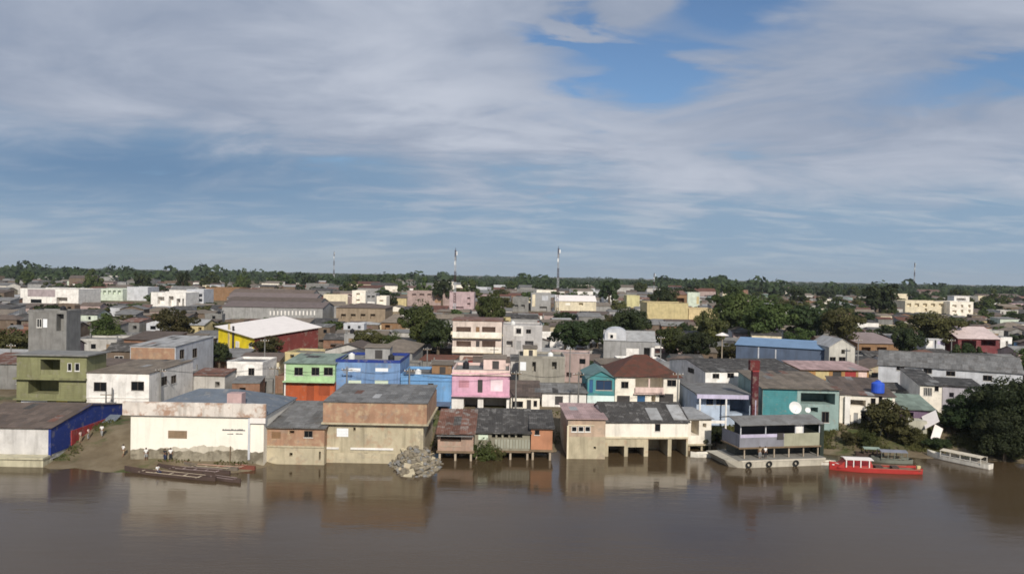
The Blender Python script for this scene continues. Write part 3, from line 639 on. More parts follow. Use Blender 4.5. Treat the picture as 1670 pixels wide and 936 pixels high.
zz = b['uv'](785, 645)[1]; MB().box(-W / 2 - .1, W / 2 + .1, -.8, -.004, zz - .12, zz + .1).obj('balcony_slab', W_PINK, r)
b = px_house('house', 'low cream house with brown roof just right of the pink house', 'house', 833, 880, 668, 646, dep=9, wall=W_CREAMW, roof=('shed', 622, R_BROWN), lm='the low cream house', ops=[(836, 654, 853, 664, 'w', GLASS), (859, 652, 866, 668, 'd'), (870, 653, 876, 663, 'w', GLASS)])
px_house('house', 'unfinished bare concrete block above the low cream house', 'house', 846, 921, 640, 581, Y=150, dep=9, wall=mat('bare_block', (.30, .28, .24), streak=.5, var=.25), roof=('flat', None, W_CONC), lm='the bare concrete block', hide=12, ops=[(848, 590, 858, 604, 'p', WHITE_PANE), (868, 590, 874, 606, 's'), (900, 590, 908, 602, 's')])
b = px_house('shed', 'low shed with bright white front and grey roof left of the small teal house', 'shed', 884, 956, 664, 640, dep=8, Y=133, wall=W_WHITE, roof=('gable_x', 626, R_GREY), lm='the white-fronted shed', ops=[(905, 646, 918, 660, 'd', DOORM)])
b = px_house('house', 'small teal gabled house with blue window over a pale base', 'house', 958, 1002, 664, 616, dep=11, wall=W_TEAL, bands=[(645, mat('pale_aqua_paint', (.62, .74, .72), streak=.2), 'lower_wall')], roof=('gable_y', 605, mat('teal_grey_sheet', (.13, .22, .22), corr=2)), lm='the small teal house', oh=.35,
         ops=[(972, 620, 998, 636, 'w', GLASSB), (961, 619, 967, 640, 'd', DOORB)])
b = px_house('house', 'cream house with reddish hip roof, recessed balcony and two corner bays', 'house', 1003, 1108, 664, 614, dep=15, wall=W_CREAMW, roof=('hip', 578, R_RED), lm='the red-roofed cream house', oh=.5,
         ops=[(1013, 622, 1025, 633, 'w', GLASS), (1088, 619, 1103, 630, 'w', GLASS), (1036, 616, 1082, 640, 'o'), (1006, 645, 1027, 664, 'd', DOORM), (1039, 645, 1052, 664, 'd', DOORB), (1075, 642, 1098, 664, 'd', DOORM), (1062, 645, 1069, 664, 's')])
r = b['root']; u0, u1 = b['uv'](1036, 630)[0], b['uv'](1082, 630)[0]; MB().box(u0 - b['W'] * 0, u1, -.5, -.3, b['uv'](1060, 640)[1], b['uv'](1060, 631)[1]).obj('balcony_wall', W_PALEPINK, r)
MB().box(u0 - .2, u1 + .2, -.55, -.004, b['uv'](1060, 641)[1] - .15, b['uv'](1060, 641)[1]).obj('balcony_slab', W_PALEPINK, r); stilts(r, [(u0 + u1) / 2], .0, b['uv'](1060, 617)[1], b['uv'](1060, 631)[1], W_PALEPINK, .12, 'column')
px_house('house', 'white long house with dark roof and grey shaded left wall beside the burgundy pillar', 'house', 1150, 1303, 650, 606, Y=140, dep=19, yaw=8, wall=W_WHITE, roof=('gable_x', 586, R_DARK), lm='the long white house', oh=.25, hide=18,
         ops=[(1162, 609, 1173, 617, 'w', GLASS), (1186, 608, 1197, 616, 'w', GLASS), (1210, 608, 1222, 616, 'b', W_BROWN), (1247, 605, 1257, 616, 'w', GLASS), (1261, 604, 1269, 613, 'w', GLASS), (1286, 603, 1294, 613, 'w', GLASS)], opsL=[(1122, 600, 1132, 608, 'w', GLASS)])
b = px_house('house', 'low house with flat grey roof, lilac fascia and pale veranda posts', 'house', 1136, 1226, 676, 644, Y=125, dep=13, wall=mat('blue_white_wall', (.42, .50, .62), streak=.3), roof=('slab', None, R_GREY), lm='the lilac veranda house', oh=.1,
         ops=[(1152, 650, 1163, 660, 'w', GLASSB), (1168, 650, 1182, 660, 'w', GLASSB), (1190, 650, 1222, 674, 'O')])
r = b['root']; W, H = b['W'], b['H']; MB().box(-W / 2 - .4, W / 2 + .3, -1.9, -1.6, H - .35, H + .3).obj('lilac_fascia', W_LILAC, r); MB().box(-W / 2 - .35, W / 2 + .25, -1.6, -.11, H + .01, H + .16).obj('veranda_roof', R_GREY, r)
stilts(r, [-W / 2 + .1, -W * .02, W / 2 - .2], -1.75, H - .35, -.6, W_WHITE, .12, 'veranda_post'); MB().box(-W / 2 + .2, -W * .03, -1.8, -1.65, .9, 1.35).obj('veranda_rail', W_WHITE, r)
b = px_house('pillar', 'tall narrow burgundy pillar sign tower with darker red head', 'tower', 1227, 1237, 680, 606, Y=122, dep=.9, wall=W_BURG, roof=('slab', None, W_RED), lm='the burgundy pillar', oh=.05)
r = b['root']; zt = b['uv'](1231, 588)[1]; MB().box(-b['W'] / 2 - .45, b['W'] / 2 + .1, -.1, 1.0, b['H'] + .21, zt).obj('head', mat('dark_red_paint', (.13, .025, .025)), r)
MB().box(b['W'] * .0, b['W'] * .14, -.06, -.004, .3, b['H'] * .55).obj('pale_stripe', W_LILAC, r)

b = px_house('house', 'teal riverside house with big brown roof and shaded upper terrace behind the houseboat', 'house', 1243, 1368, 702, 634, Y=122, zb=1.6, dep=15, yaw=-2, wall=W_PTEAL, roof=('shed', 607, R_TAN), lm='the teal riverside house', oh=.5,
         ops=[(1306, 641, 1362, 659, 'O'), (1244, 631, 1300, 683, 'b', W_TEAL), (1340, 671, 1352, 689, 'w', GLASS), (1322, 664, 1334, 672, 's')])
b = px_house('house', 'white stepped riverside house with dark doorway right of the teal house', 'house', 1369, 1459, 698, 645, Y=124, zb=2.2, dep=12, yaw=-12, wall=W_CREAMW, roof=('shed', 617, R_BROWN), lm='the white stepped house', oh=.3,
         ops=[(1420, 649, 1428, 661, 'w', GLASS), (1433, 646, 1439, 659, 'w', GLASS), (1404, 670, 1421, 696, 'O'), (1380, 676, 1387, 689, 'w', GLASS), (1392, 673, 1399, 694, 'd', W_GREY), (1385, 652, 1412, 662, 'o'), (1446, 645, 1455, 662, 'p', PALE_PANE)])
r = b['root']; u0 = b['uv'](1378, 660)[0]; MB().box(u0, u0 + .8, -.5, .3, -.3, b['uv'](1380, 646)[1]).obj('white_chimney_pier', W_WHITE, r)
BT = b
b = px_house('house', 'white cottage with barred window and dark roof below the long warehouse', 'house', 1500, 1536, 665, 629, Y=133, dep=14, yaw=-14, wall=W_CREAMW, roof=('shed', 604, R_DARK), lm='the white cottage', oh=.3,
         ops=[(1506, 632, 1520, 645, 'w', GLASS), (1524, 629, 1531, 638, 'w', GLASS)])
r = b['root']; u0, u1 = b['uv'](1506, 638)[0], b['uv'](1520, 638)[0]
for i in range(5): x = u0 + (u1 - u0) * (i + .5) / 5; MB().box(x - .03, x + .03, -.08, -.04, b['uv'](1513, 645)[1], b['uv'](1513, 632)[1]).obj('window_bar', FRAME_W, r)
px_house('house', 'low lavender-grey walled house between the white cottage and the dark riverside trees', 'house', 1537, 1600, 668, 630, Y=136, dep=9, yaw=-20, wall=mat('lavender_grey', (.40, .38, .42), streak=.3), roof=('shed', 618, R_DARK), lm='the lavender-grey house', ops=[(1548, 640, 1556, 648, 's')])
px_house('shed', 'low shed with blue-green sheet roof and purple wall under the white cottage', 'shed', 1474, 1524, 690, 668, Y=124, zb=2.4, dep=9, yaw=-12, wall=mat('purple_wall', (.16, .11, .17), streak=.3), roof=('shed', 645, R_GREENG), lm='the purple-walled shed', ops=[(1480, 672, 1490, 680, 's')])
b = px_house('warehouse', 'very long white warehouse with small dark windows running to the right edge', 'warehouse', 1432, 1668, 640, 602, Y=150, yaw=-27, dep=14, wall=W_LGREY, roof=('gable_x', 578, R_GREY), lm='the long white warehouse', oh=.3, hide=15,
         ops=[(1462, 597, 1475, 604, 'w', GLASS), (1506, 601, 1520, 609, 'w', GLASS), (1543, 605, 1558, 613, 'w', GLASS), (1603, 612, 1618, 621, 'w', GLASS)])
px_house('shop_row', 'low row of shops with long faded pink roof right of the burgundy pillar', 'shop', 1306, 1417, 622, 603, Y=158, dep=9, yaw=3, wall=mat('ochre_shop_wall', (.36, .20, .08), streak=.3), roof=('shed', 590, R_PINK), lm='the pink-roofed shop row', oh=.6, hide=8,
         ops=[(1312, 607, 1322, 618, 'd'), (1330, 606, 1352, 618, 'p', W_OCHRE), (1358, 606, 1372, 618, 'd'), (1378, 606, 1396, 616, 'b', W_RED), (1400, 606, 1414, 617, 'p', W_PALEPINK)])
px_house('warehouse', 'long slate blue warehouse with bright blue sheet roof among the trees', 'warehouse', 1200, 1352, 600, 566, Y=183, yaw=-28, dep=12, wall=W_SLATE, roof=('gable_x', 554, R_BLUE), lm='the blue-roofed warehouse', oh=.4, hide=5,
         ops=[(1236, 566, 1238, 586, 'f', W_LGREY), (1264, 570, 1266, 590, 'f', W_LGREY)])
px_house('house', 'pale grey gabled house at the end of the blue-roofed warehouse', 'house', 1352, 1394, 600, 566, Y=176, dep=11, wall=mat('weathered_white', (.50, .48, .43), streak=.5), roof=('gable_y', 553, R_LIGHT), lm='the pale gabled house', oh=.2, ops=[(1353, 582, 1363, 590, 'w', GLASS), (1368, 582, 1379, 590, 'w', GLASS), (1372, 570, 1378, 577, 's')])
b = px_house('house', 'grey and white house with pale rounded roofs beside the big trees', 'house', 984, 1068, 600, 556, Y=190, dep=11, yaw=-8, wall=W_GREY, roof=('gable_x', 540, R_LIGHT), lm='the grey and white house', oh=.2, hide=14, ops=[(1021, 568, 1042, 592, 'p', W_WHITE), (1050, 567, 1060, 585, 'o'), (1062, 567, 1067, 585, 'p', W_WHITE)])
r = b['root']; u0, u1 = b['uv'](987, 545)[0], b['uv'](1022, 545)[0]
mb = MB(); pr = [(u0, 0)]; Hh = b['H']
za, zb2 = Hh + .02, b['uv'](1000, 535)[1]
arc = [(u0, za)] + [(u0 + (u1 - u0) * (.5 - .5 * math.cos(t)), za + (zb2 - za) * (.55 + .45 * math.sin(t))) for t in np.linspace(0, math.pi, 9)] + [(u1, za)]
mb.prism(arc, -.05, 7, 'y'); bo = mb.obj('upper_storey', W_LGREY, r); u2 = b['uv'](1000, 545)[0]
MB().box(u2 - 1.2, u2 + .9, -.15, -.055, za + .3, za + 1.9).obj('white_panel', W_WHITE, bo); MB().box(u2 - .6, u2 + .1, -.2, -.16, za + .6, za + 1.4).obj('window', GLASS, bo)
b = px_house('house', 'pinkish white three-storey house with long balconies in the town centre', 'house', 738, 818, 602, 523, dep=12, wall=mat('pinkish_white_paint', (.62, .52, .46), streak=.35), roof=('slab', None, R_RUST), lm='the balcony house', oh=.3, hide=20,
         ops=[(744, 533, 768, 548, 'o'), (776, 533, 782, 550, 'd', W_BROWN), (786, 533, 808, 548, 'o'), (744, 556, 768, 573, 'o'), (776, 556, 782, 573, 'd', DOORM), (786, 556, 808, 573, 'o')])
r = b['root']; W = b['W']
for py in (550, 574): MB().box(-W / 2, W / 2, -1.0, -.85, b['uv'](778, py)[1], b['uv'](778, py - 9)[1]).obj('balcony_wall', W_CREAMW, r); MB().box(-W / 2, W / 2, -1.0, -.004, b['uv'](778, py)[1] - .2, b['uv'](778, py)[1] - .003).obj('balcony_slab', W_CREAM, r)
b = px_house('house', 'pale grey two-storey house with white-framed windows right of the balcony house', 'house', 820, 884, 600, 530, dep=11, wall=mat('soft_grey_paint', (.46, .44, .43), streak=.4), roof=('flat', None, R_LIGHT), lm='the pale grey house', hide=20,
         ops=[(842, 536, 850, 544, 'w', GLASS), (858, 537, 866, 544, 'w', GLASS), (826, 556, 836, 566, 's'), (842, 556, 850, 570, 'd', W_GREY), (856, 556, 870, 566, 's')])
r = b['root']; u0, u1 = b['uv'](838, 540)[0], b['uv'](854, 540)[0]; mb = MB()
z0, z1 = b['uv'](846, 548)[1], b['uv'](846, 532)[1]
for a in ((u0, u1, z0, z0 + .4), (u0, u1, z1 - .4, z1), (u0, u0 + .5, z0 + .4, z1 - .4), (u1 - .5, u1, z0 + .4, z1 - .4)): mb.box(a[0], a[1], -.1, -.003, a[2], a[3])
mb.obj('white_surround', W_WHITE, r)
# yellow and red hall under a white roof, seen from its corner
cn = [atY(413, 551, 192), atY(525, 533, 210), atY(463, 515, 224), atY(350, 532, 206)]
hc = sum(cn, Vector()) / 4; hall = empty('market_hall', (hc.x, hc.y, GZ)); tag(hall, 'yellow and red hall under a broad white sheet roof', 'hall')
loc = [p - Vector((hc.x, hc.y, GZ)) for p in cn]; inn = [Vector((p.x * .93, p.y * .93, p.z - .25)) for p in loc]
def quadslab(ps, t): return MB().add([tuple(p) for p in ps] + [(p.x, p.y, p.z - t) for p in ps], [(0, 1, 2, 3), (7, 6, 5, 4), (0, 4, 5, 1), (1, 5, 6, 2), (2, 6, 7, 3), (3, 7, 4, 0)])
quadslab(loc, .15).obj('roof', R_WHITE, hall)
for k, (i, j, m, nm) in enumerate(((0, 1, mat('hall_red_paint', (.17, .04, .035), streak=.3), 'red_wall'), (1, 2, W_GREY, 'back_wall'), (2, 3, W_GREY, 'back_wall'), (3, 0, W_YELLOW, 'yellow_wall'))):
    a_, b_ = inn[i], inn[j]; MB().add([(a_.x, a_.y, -.5), (b_.x, b_.y, -.5), tuple(b_), tuple(a_)], [(0, 1, 2, 3)]).obj(nm, m, hall)
dv = (inn[0] - inn[3]); nv = Vector((-dv.y, dv.x, 0)).normalized(); nv = nv if nv.y < 0 else -nv
for f0, f1, z0, z1, m, nm in ((.30, .34, 0, 8.5, W_OCHRE, 'post'), (.42, .46, 0, 8, DOORM, 'post'), (.5, .95, 0, 2.6, FRAME_D, 'dark_base_panel'), (.52, .6, .5, 4.2, W_WHITE, 'white_post'), (.88, .96, .5, 4.2, W_WHITE, 'white_post')):
    a_, b_ = inn[3] + dv * f0, inn[3] + dv * f1; c = nv * .25
    mb = MB(); mb.add([(p.x, p.y, z) for z in (z0, z1) for p in (a_, b_, b_ + c, a_ + c)], [(0, 1, 2, 3), (4, 5, 6, 7), (0, 1, 5, 4), (1, 2, 6, 5), (2, 3, 7, 6), (3, 0, 4, 7)]); mb.obj(nm, m, hall)
BUILT.append(dict(root=hall, lm='the white-roofed hall', px=(350, 525), row=(515, 572), Y=192, c=hc, rad=19, roof='hall'))
# ------------------------------------------------------------------ middle distance landmarks
def far(name, label, cat, p0, p1, b_, t, Y, wall, roof, lm, Hh=8.5, **kw):
    hor = 468 - 20 + ((p0 + p1) / 2 - 835) * .0187; Y = (CAMH - GZ - Hh) * F / (t - hor); kw['dep'] = kw.get('dep', 10) * 1.4
    return px_house(name, label, cat, p0, p1, b_, t, Y=Y, wall=wall, roof=roof, lm=lm, detail=1, hide=(b_ - t) * .35, **kw)
for i in range(4):
    rowt = (500, 493, 486, 480)[i]; Y = (272, 292, 312, 334)[i]
    far('market_shed', ['nearest long market shed with ridged brown roof and white posts', 'second long brown market shed roof counted from the white posts', 'third long brown market shed roof counted from the white posts', 'farthest long brown market shed roof'][i], 'shed', 362 + i * 4, 526 - i * 6, rowt + 30, rowt + 1, Y, W_GREY, ('gable_x', rowt - 8, R_BROWN if i % 2 else mat('mauve_brown_sheet', (.19, .15, .14), corr=1)), 'the brown market sheds', Hh=5.5, dep=17, group='long market shed roofs',
        ops=[(440 + k * 6, 507, 442 + k * 6, 514, 'f', W_WHITE) for k in range(13)] if i == 0 else ())
far('building', 'white boxy building with mauve panel on the far left', 'building', 33, 128, 508, 471, 330, W_WHITE, ('flat', None, R_GREY), 'the far white box building', Hh=9, dep=18, ops=[(45, 472, 90, 484, 'b', mat('mauve_panel', (.36, .30, .31))), (50, 488, 68, 494, 'w'), (92, 485, 110, 496, 'o')])
far('building', 'pale green long hall left of the grey box block', 'hall', 149, 200, 505, 471, 340, W_PGREEN, ('flat', None, R_LIGHT), 'the pale green hall', Hh=8, dep=14, ops=[(152 + k * 8, 474, 157 + k * 8, 480, 's') for k in range(6)])
far('building', 'blank grey box block on the left skyline', 'building', 207, 241, 510, 468, 320, W_LGREY, ('flat', None, R_GREY), 'the grey box block', Hh=9.5, dep=12, ops=[(216, 497, 234, 503, 'p', W_WHITE)])
far('apartment_block', 'white apartment block with dark recesses left of the brown roofs', 'apartment', 246, 303, 512, 477, 300, W_WHITE, ('flat', None, R_GREY), 'the white apartment block', Hh=9, dep=13, ops=[(257, 484, 268, 496, 'o'), (275, 483, 283, 500, 'o'), (288, 487, 294, 505, 'o'), (297, 487, 300, 505, 'o')])
far('apartment_block', 'narrow white tower block with stacked balconies', 'apartment', 304, 332, 508, 472, 306, W_LGREY, ('flat', None, R_DARK), 'the white tower block', Hh=10.5, dep=11, ops=[(306, 479 + k * 8, 330, 484 + k * 8, 'o') for k in range(3)])
far('house', 'large brown windowless building right of the white tower block', 'building', 335, 390, 504, 469, 318, W_BROWN, ('flat', None, R_BROWN), 'the large brown building', Hh=9.5, dep=14, ops=[(345, 490, 352, 496, 's')])
far('house', 'white tower house with two round dark windows', 'house', 574, 596, 508, 474, 268, W_CREAMW, ('flat', None, R_GREY), 'the white tower house', Hh=10.5, dep=9, ops=[(581, 478, 587, 484, 's'), (581, 488, 587, 494, 's')])
far('house', 'grey middle house joining two white towers', 'house', 597, 613, 506, 478, 270, W_GREY, ('flat', None, R_RUST), 'the grey middle house', Hh=9.6, dep=9, ops=[(599, 482, 604, 487, 's'), (606, 482, 611, 487, 's'), (599, 492, 611, 497, 'p', W_WHITE)])
far('house', 'shorter white tower house with one dark window', 'house', 614, 630, 512, 483, 266, W_CREAMW, ('flat', None, R_GREY), 'the shorter white tower', Hh=8.4, dep=9, ops=[(619, 489, 625, 494, 's')])
far('house', 'white house with a wide dark arch below the white towers', 'house', 632, 657, 522, 502, 262, W_CREAMW, ('gable_y', 499, R_TAN), 'the arched white house', Hh=4.6, dep=10, ops=[(636, 508, 652, 516, 'o')])
far('house', 'long round-ended brown house before the white towers', 'house', 548, 628, 536, 502, 236, mat('mottled_brown', (.27, .21, .15), streak=.5), ('hip', 494, R_BROWN), 'the long brown house', Hh=6.5, dep=16, ops=[(556 + k * 16, 512, 564 + k * 16, 520, 's') for k in range(4)] + [(560, 527, 600, 533, 'o')])
far('house', 'tan-roofed house right of the long brown house', 'house', 622, 660, 545, 526, 222, W_BROWN, ('hip', 512, R_TAN), 'the tan-roofed house', Hh=4.5, dep=13, ops=[(628, 530, 636, 538, 's')])
far('house', 'house with a broad beige roof behind the tall blue house', 'house', 612, 672, 592, 574, 172, W_GREY, ('hip', 553, R_TAN), 'the beige-roofed house', Hh=5, dep=15, ops=[(640, 577, 650, 588, 's')])
far('building', 'long dusty pink two-storey building under the left mast', 'building', 664, 734, 512, 475, 330, mat('dusty_pink', (.36, .27, .25), streak=.4), ('flat', None, R_GREY), 'the long dusty pink building', Hh=10.5, dep=13, ops=[(672, 479, 679, 484, 's'), (684, 479, 692, 484, 's'), (697, 479, 703, 484, 's'), (709, 480, 722, 486, 'b', W_BRICK), (709, 488, 722, 494, 'b', W_BRICK)])
far('building', 'mauve pink block beside the left mast', 'building', 733, 773, 520, 477, 310, mat('mauve_pink', (.44, .33, .34), streak=.35), ('flat', None, R_GREY), 'the mauve pink block', Hh=11, dep=12, ops=[(738, 500, 756, 505, 's'), (762, 485, 767, 491, 's'), (762, 494, 767, 500, 's')])
far('building', 'grey concrete building with dark openings below the right mast', 'building', 836, 862, 522, 485, 290, W_CONC, ('flat', None, R_GREY), 'the dark concrete building', Hh=9, dep=11, ops=[(839, 497, 845, 503, 's'), (850, 497, 856, 503, 's')])
far('building', 'grey rendered block with pale stairs beside the right mast', 'building', 866, 898, 525, 478, 296, W_GREY, ('flat', None, R_GREY), 'the pale stair block', Hh=11.5, dep=11, ops=[(868, 480, 873, 500, 'p', W_CREAM), (884, 482, 894, 490, 'p', W_LGREY), (880, 500, 892, 516, 's')])
far('house', 'cream villa with white angled roofs right of the right mast', 'house', 906, 972, 516, 491, 290, W_CREAM, ('gable_x', 482, R_WHITE), 'the cream villa', Hh=9, dep=12, ops=[(944, 494, 951, 498, 's'), (922, 494, 930, 498, 'p', W_CREAMW)])
far('building', 'large plain ochre yellow block in the green middle distance', 'building', 1055, 1122, 535, 494, 258, W_OCHRE, ('flat', None, R_TAN), 'the ochre block', Hh=10, dep=15)
far('building', 'lower ochre yellow wing right of the ochre block', 'building', 1123, 1170, 532, 504, 258, mat('pale_ochre', (.58, .46, .26), streak=.35), ('flat', None, R_TAN), 'the ochre wing', Hh=7.2, dep=13)
far('house', 'brick rooftop house with dark openings above the ochre block', 'house', 1072, 1120, 510, 480, 280, W_BROWN, ('shed', 474, R_RUST), 'the brick rooftop house', Hh=12.5, dep=9, ops=[(1093, 486, 1116, 493, 'o')])
far('house', 'pale concrete tower behind the ochre wing', 'tower', 1121, 1141, 512, 477, 278, W_PGREEN, ('flat', None, R_GREY), 'the pale tower', Hh=13, dep=7, ops=[(1136, 484, 1140, 496, 'p', W_OCHRE)])
far('house', 'yellow-green stepped house left of the ochre block', 'house', 1022, 1043, 510, 482, 285, mat('lime_cream', (.52, .48, .26), streak=.4), ('flat', None, R_GREY), 'the yellow-green stepped house', Hh=11, dep=9, ops=[(1030, 470, 1040, 480, 's')])
far('apartment_block', 'cream apartment row with many dark windows on the right', 'apartment', 1476, 1548, 520, 491, 330, W_CREAM, ('flat', None, R_RUST), 'the cream apartment row', Hh=10, dep=14, ops=[(1479 + k * 13, 495, 1486 + k * 13, 500, 's') for k in range(5)] + [(1508, 503, 1512, 508, 's')])
far('apartment_block', 'cream three-storey apartment corner with white roof room', 'apartment', 1549, 1587, 524, 492, 322, W_CREAMW, ('flat', None, R_GREY), 'the cream apartment corner', Hh=10.2, dep=13, ops=[(1553, 497, 1560, 501, 's'), (1553, 506, 1560, 510, 's'), (1567, 497, 1571, 502, 's'), (1567, 505, 1571, 510, 's'), (1579, 497, 1583, 502, 's'), (1579, 505, 1583, 510, 's')])
far('house', 'white roof room on top of the cream apartment corner', 'house', 1556, 1581, 502, 483, 326, W_WHITE, ('slab', None, R_WHITE), 'the white roof room', Hh=13.6, dep=6, ops=[(1560, 486, 1575, 490, 'o')])
b = far('house', 'dark red veranda house with pale gable roof at the right edge', 'house', 1562, 1630, 590, 552, 192, mat('maroon_paint', (.17, .045, .05), streak=.3), ('gable_x', 533, mat('pink_white_sheet', (.52, .42, .40), corr=1)), 'the dark red house', Hh=6.5, dep=12, ops=[(1568, 555, 1592, 572, 'o'), (1600, 555, 1624, 564, 'o'), (1598, 574, 1610, 582, 's')])
far('house', 'white stair tower against the dark red house', 'tower', 1631, 1650, 592, 550, 190, W_WHITE, ('flat', None, R_GREY), 'the white stair tower', Hh=6.9, dep=6, ops=[(1640, 556, 1644, 566, 's')])
far('house', 'long house with dusty pink roof left of the white cottages', 'house', 1398, 1470, 580, 560, 205, W_BROWN, ('shed', 543, mat('dusty_roof', (.28, .22, .21), corr=1)), 'the dusty pink-roofed house', Hh=4.5, dep=13, ops=[(1405, 566, 1420, 576, 's'), (1430, 566, 1446, 576, 's')])
far('house', 'small grey and white two-part house before the dark red house', 'house', 1510, 1541, 580, 552, 205, W_LGREY, ('flat', None, R_GREY), 'the small grey-white house', Hh=6, dep=8, ops=[(1524, 553, 1527, 568, 's'), (1512, 554, 1522, 566, 'p', W_WHITE), (1529, 556, 1540, 562, 'b', W_LILAC)])

# ------------------------------------------------------------------ houseboat on its barge
def houseboat():
    O = atZ(1277, 761, 0); r = empty('houseboat', (O.x, O.y, 0), R(12)); tag(r, 'grey two-deck houseboat on a flat cream barge hung with tyres', 'houseboat')
    L_, D = 6.6, 6.5
    hull = MB(); 
    top = [(-L_ - 1.8, .9), (-L_ + .3, 0), (L_, 0), (L_, D), (-L_ - 1.8, D)]
    bot = [(-L_ - .6, 1.2), (-L_ + .8, .15), (L_ - .1, .15), (L_ - .1, D - .1), (-L_ - .6, D - .1)]
    n = 5; hull.add([(x, y, 1.05) for x, y in top] + [(x, y, -.5) for x, y in bot], [(4, 3, 2, 1, 0), (5, 6, 7, 8, 9)] + [(i, (i + 1) % n, n + (i + 1) % n, n + i) for i in range(n)]); h = hull.obj('hull', BARGE, r)
    MB().box(-L_ - .1, L_, .02, D - .2, 1.053, 1.11).obj('deck', mat('grey_deck', (.24, .23, .21), streak=.4), h)
    MB().box(-L_ + .3, L_ + .03, -.06, .0, .86, 1.02).obj('rub_rail', mat('pale_rail', (.55, .5, .42)), h)
    for x in (-5.3, -2.2, 1.9):
        t = MB(); N_ = 16; k = 8; vs = []; fs = []
        for i in range(N_):
            a = 2 * math.pi * i / N_
            for j in range(k):
                c = 2 * math.pi * j / k; rr = .33 + .11 * math.cos(c); vs.append((x + rr * math.cos(a), -.19 + .1 * math.sin(c), .52 + rr * math.sin(a)))
                fs.append((i * k + j, ((i + 1) % N_) * k + j, ((i + 1) % N_) * k + (j + 1) % k, i * k + (j + 1) % k))
        t.add(vs, fs).obj('tyre_fender', RUBBER, r)
    dk = mat('houseboat_grey', (.22, .22, .25), streak=.3); ol = mat('houseboat_olive', (.33, .325, .24), streak=.4)
    x0, x1, y0, y1 = -5.6, 6.2, .9, 6.0
    for x in np.linspace(x0 + .2, x1 - .2, 6):
        for y in (y0 + .1, y1 - .1): MB().box(x - .08, x + .08, y - .08, y + .08, 1.11, 2.5).obj('post', WOODL if y < 2 else FRAME_D, r)
    MB().box(x0, x1, y0 + 2.3, y1 - .2, 1.12, 2.48).obj('lower_cabin', mat('dark_cabin', (.07, .075, .07), streak=.3), r)
    MB().box(x0 - .8, x1 + .1, y0 - .3, y1, 2.5, 2.66).obj('upper_deck', WOOD, r)
    # upper storey: solid breastwork, open window band
    z0, z1, z2 = 2.663, 4.45, 5.75
    MB().box(x0 - .6, .6, y0, y0 + .1, z0, z1).obj('breastwork', dk, r); MB().box(.604, x1, y0, y0 + .1, z0, z1).obj('breastwork', ol, r)
    MB().box(x0 - .6, x0 - .5, y0 + .103, y1, z0, z1).obj('side_breastwork', dk, r); MB().box(x1 - .1, x1, y0 + .103, y1, z0, z1).obj('side_breastwork', ol, r)
    MB().box(x0 - .5, .6, y0 - .03, y0 - .003, z1 - .45, z1).obj('white_strip', W_LILAC, r)
    MB().box(x0 + .4, x1 - .3, y1 - 1.8, y1 - 1.7, z0, z2 - .05).obj('rear_wall', mat('dark_grey_cabin', (.10, .10, .11)), r)
    for x in (x0 - .5, -2.3, 2.3, 3.5, x1 - .12): MB().box(x, x + .14, y0 + .01, y0 + .13, z1 + .002, z2).obj('window_post', W_LGREY, r)
    MB().box(2.45, 3.49, y0 + .02, y0 + .1, z1 + .003, z2).obj('white_panel', W_WHITE, r)
    MB().box(-.5, .5, y0 - .1, y0 - .035, z1 - .8, z1 + .1).obj('dark_hatch', DOORM, r)
    rf = MB(); rf.prism([(y0 - .6, z2 + .02), (y0 + 2.7, z2 + .75), (y1 + .4, z2 + .1), (y1 + .4, z2 + .2), (y0 + 2.7, z2 + .85), (y0 - .6, z2 + .12)], x0 - .9, x1 + .3, 'x'); rf.obj('roof', R_GREY, r)
    MB().box(x1 + .35, x1 + .95, y0 + .4, y1 - .6, .2, 5.6).obj('stair_tower', mat('dark_green_cladding', (.025, .035, .028), streak=.2), r)
    return r
houseboat()
# ------------------------------------------------------------------ boats
def boat_frame(p0, p1):
    a, b_ = atZ(*p0, 0), atZ(*p1, 0); d = b_ - a; return (a + b_) / 2, d.length, math.atan2(d.y, d.x)
def hull_mesh(L_, beam, free, draft, bow=1.0, stern=.5, sheer=.35, n=16, t=.06):
    """open hull along +x; bow at -L/2"""
    vs = []; fs = []; k = 9
    for i in range(n + 1):
        s = i / n; x = (s - .5) * L_
        w = beam / 2 * (1 - max(0, (.38 - s) / .38) ** 2 * bow * .98) * (1 - max(0, (s - .7) / .3) ** 2 * stern)
        sh = sheer * (max(0, (.4 - s) / .4) ** 2 + .35 * max(0, (s - .7) / .3) ** 2)
        dr = draft * (1 - max(0, (.25 - s) / .25) ** 2 * .9)
        for inner in (0, 1):
            for j in range(k):
                a = -math.pi / 2 + math.pi * j / (k - 1); ww = max(w - t * inner, .012); y = math.sin(a); z = math.cos(a) ** .6 if abs(math.cos(a)) > 1e-6 else 0
                vs.append((x + (.04 if inner and i == 0 else 0), ww * (abs(y) ** .6) * (1 if y > 0 else -1), free + sh - (free + sh + dr - t * inner * 1.2) * z))
    m = 2 * k
    for i in range(n):
        for q in (0, 1):
            for j in range(k - 1):
                a = i * m + q * k + j; f = (a, a + 1, a + m + 1, a + m); fs.append(f if q else f[::-1])
        for j in (0, k - 1): fs.append((i * m + j, i * m + k + j, (i + 1) * m + k + j, (i + 1) * m + j))
    fs.append(tuple(n * m + j for j in range(k)))
    return MB().add(vs, fs)
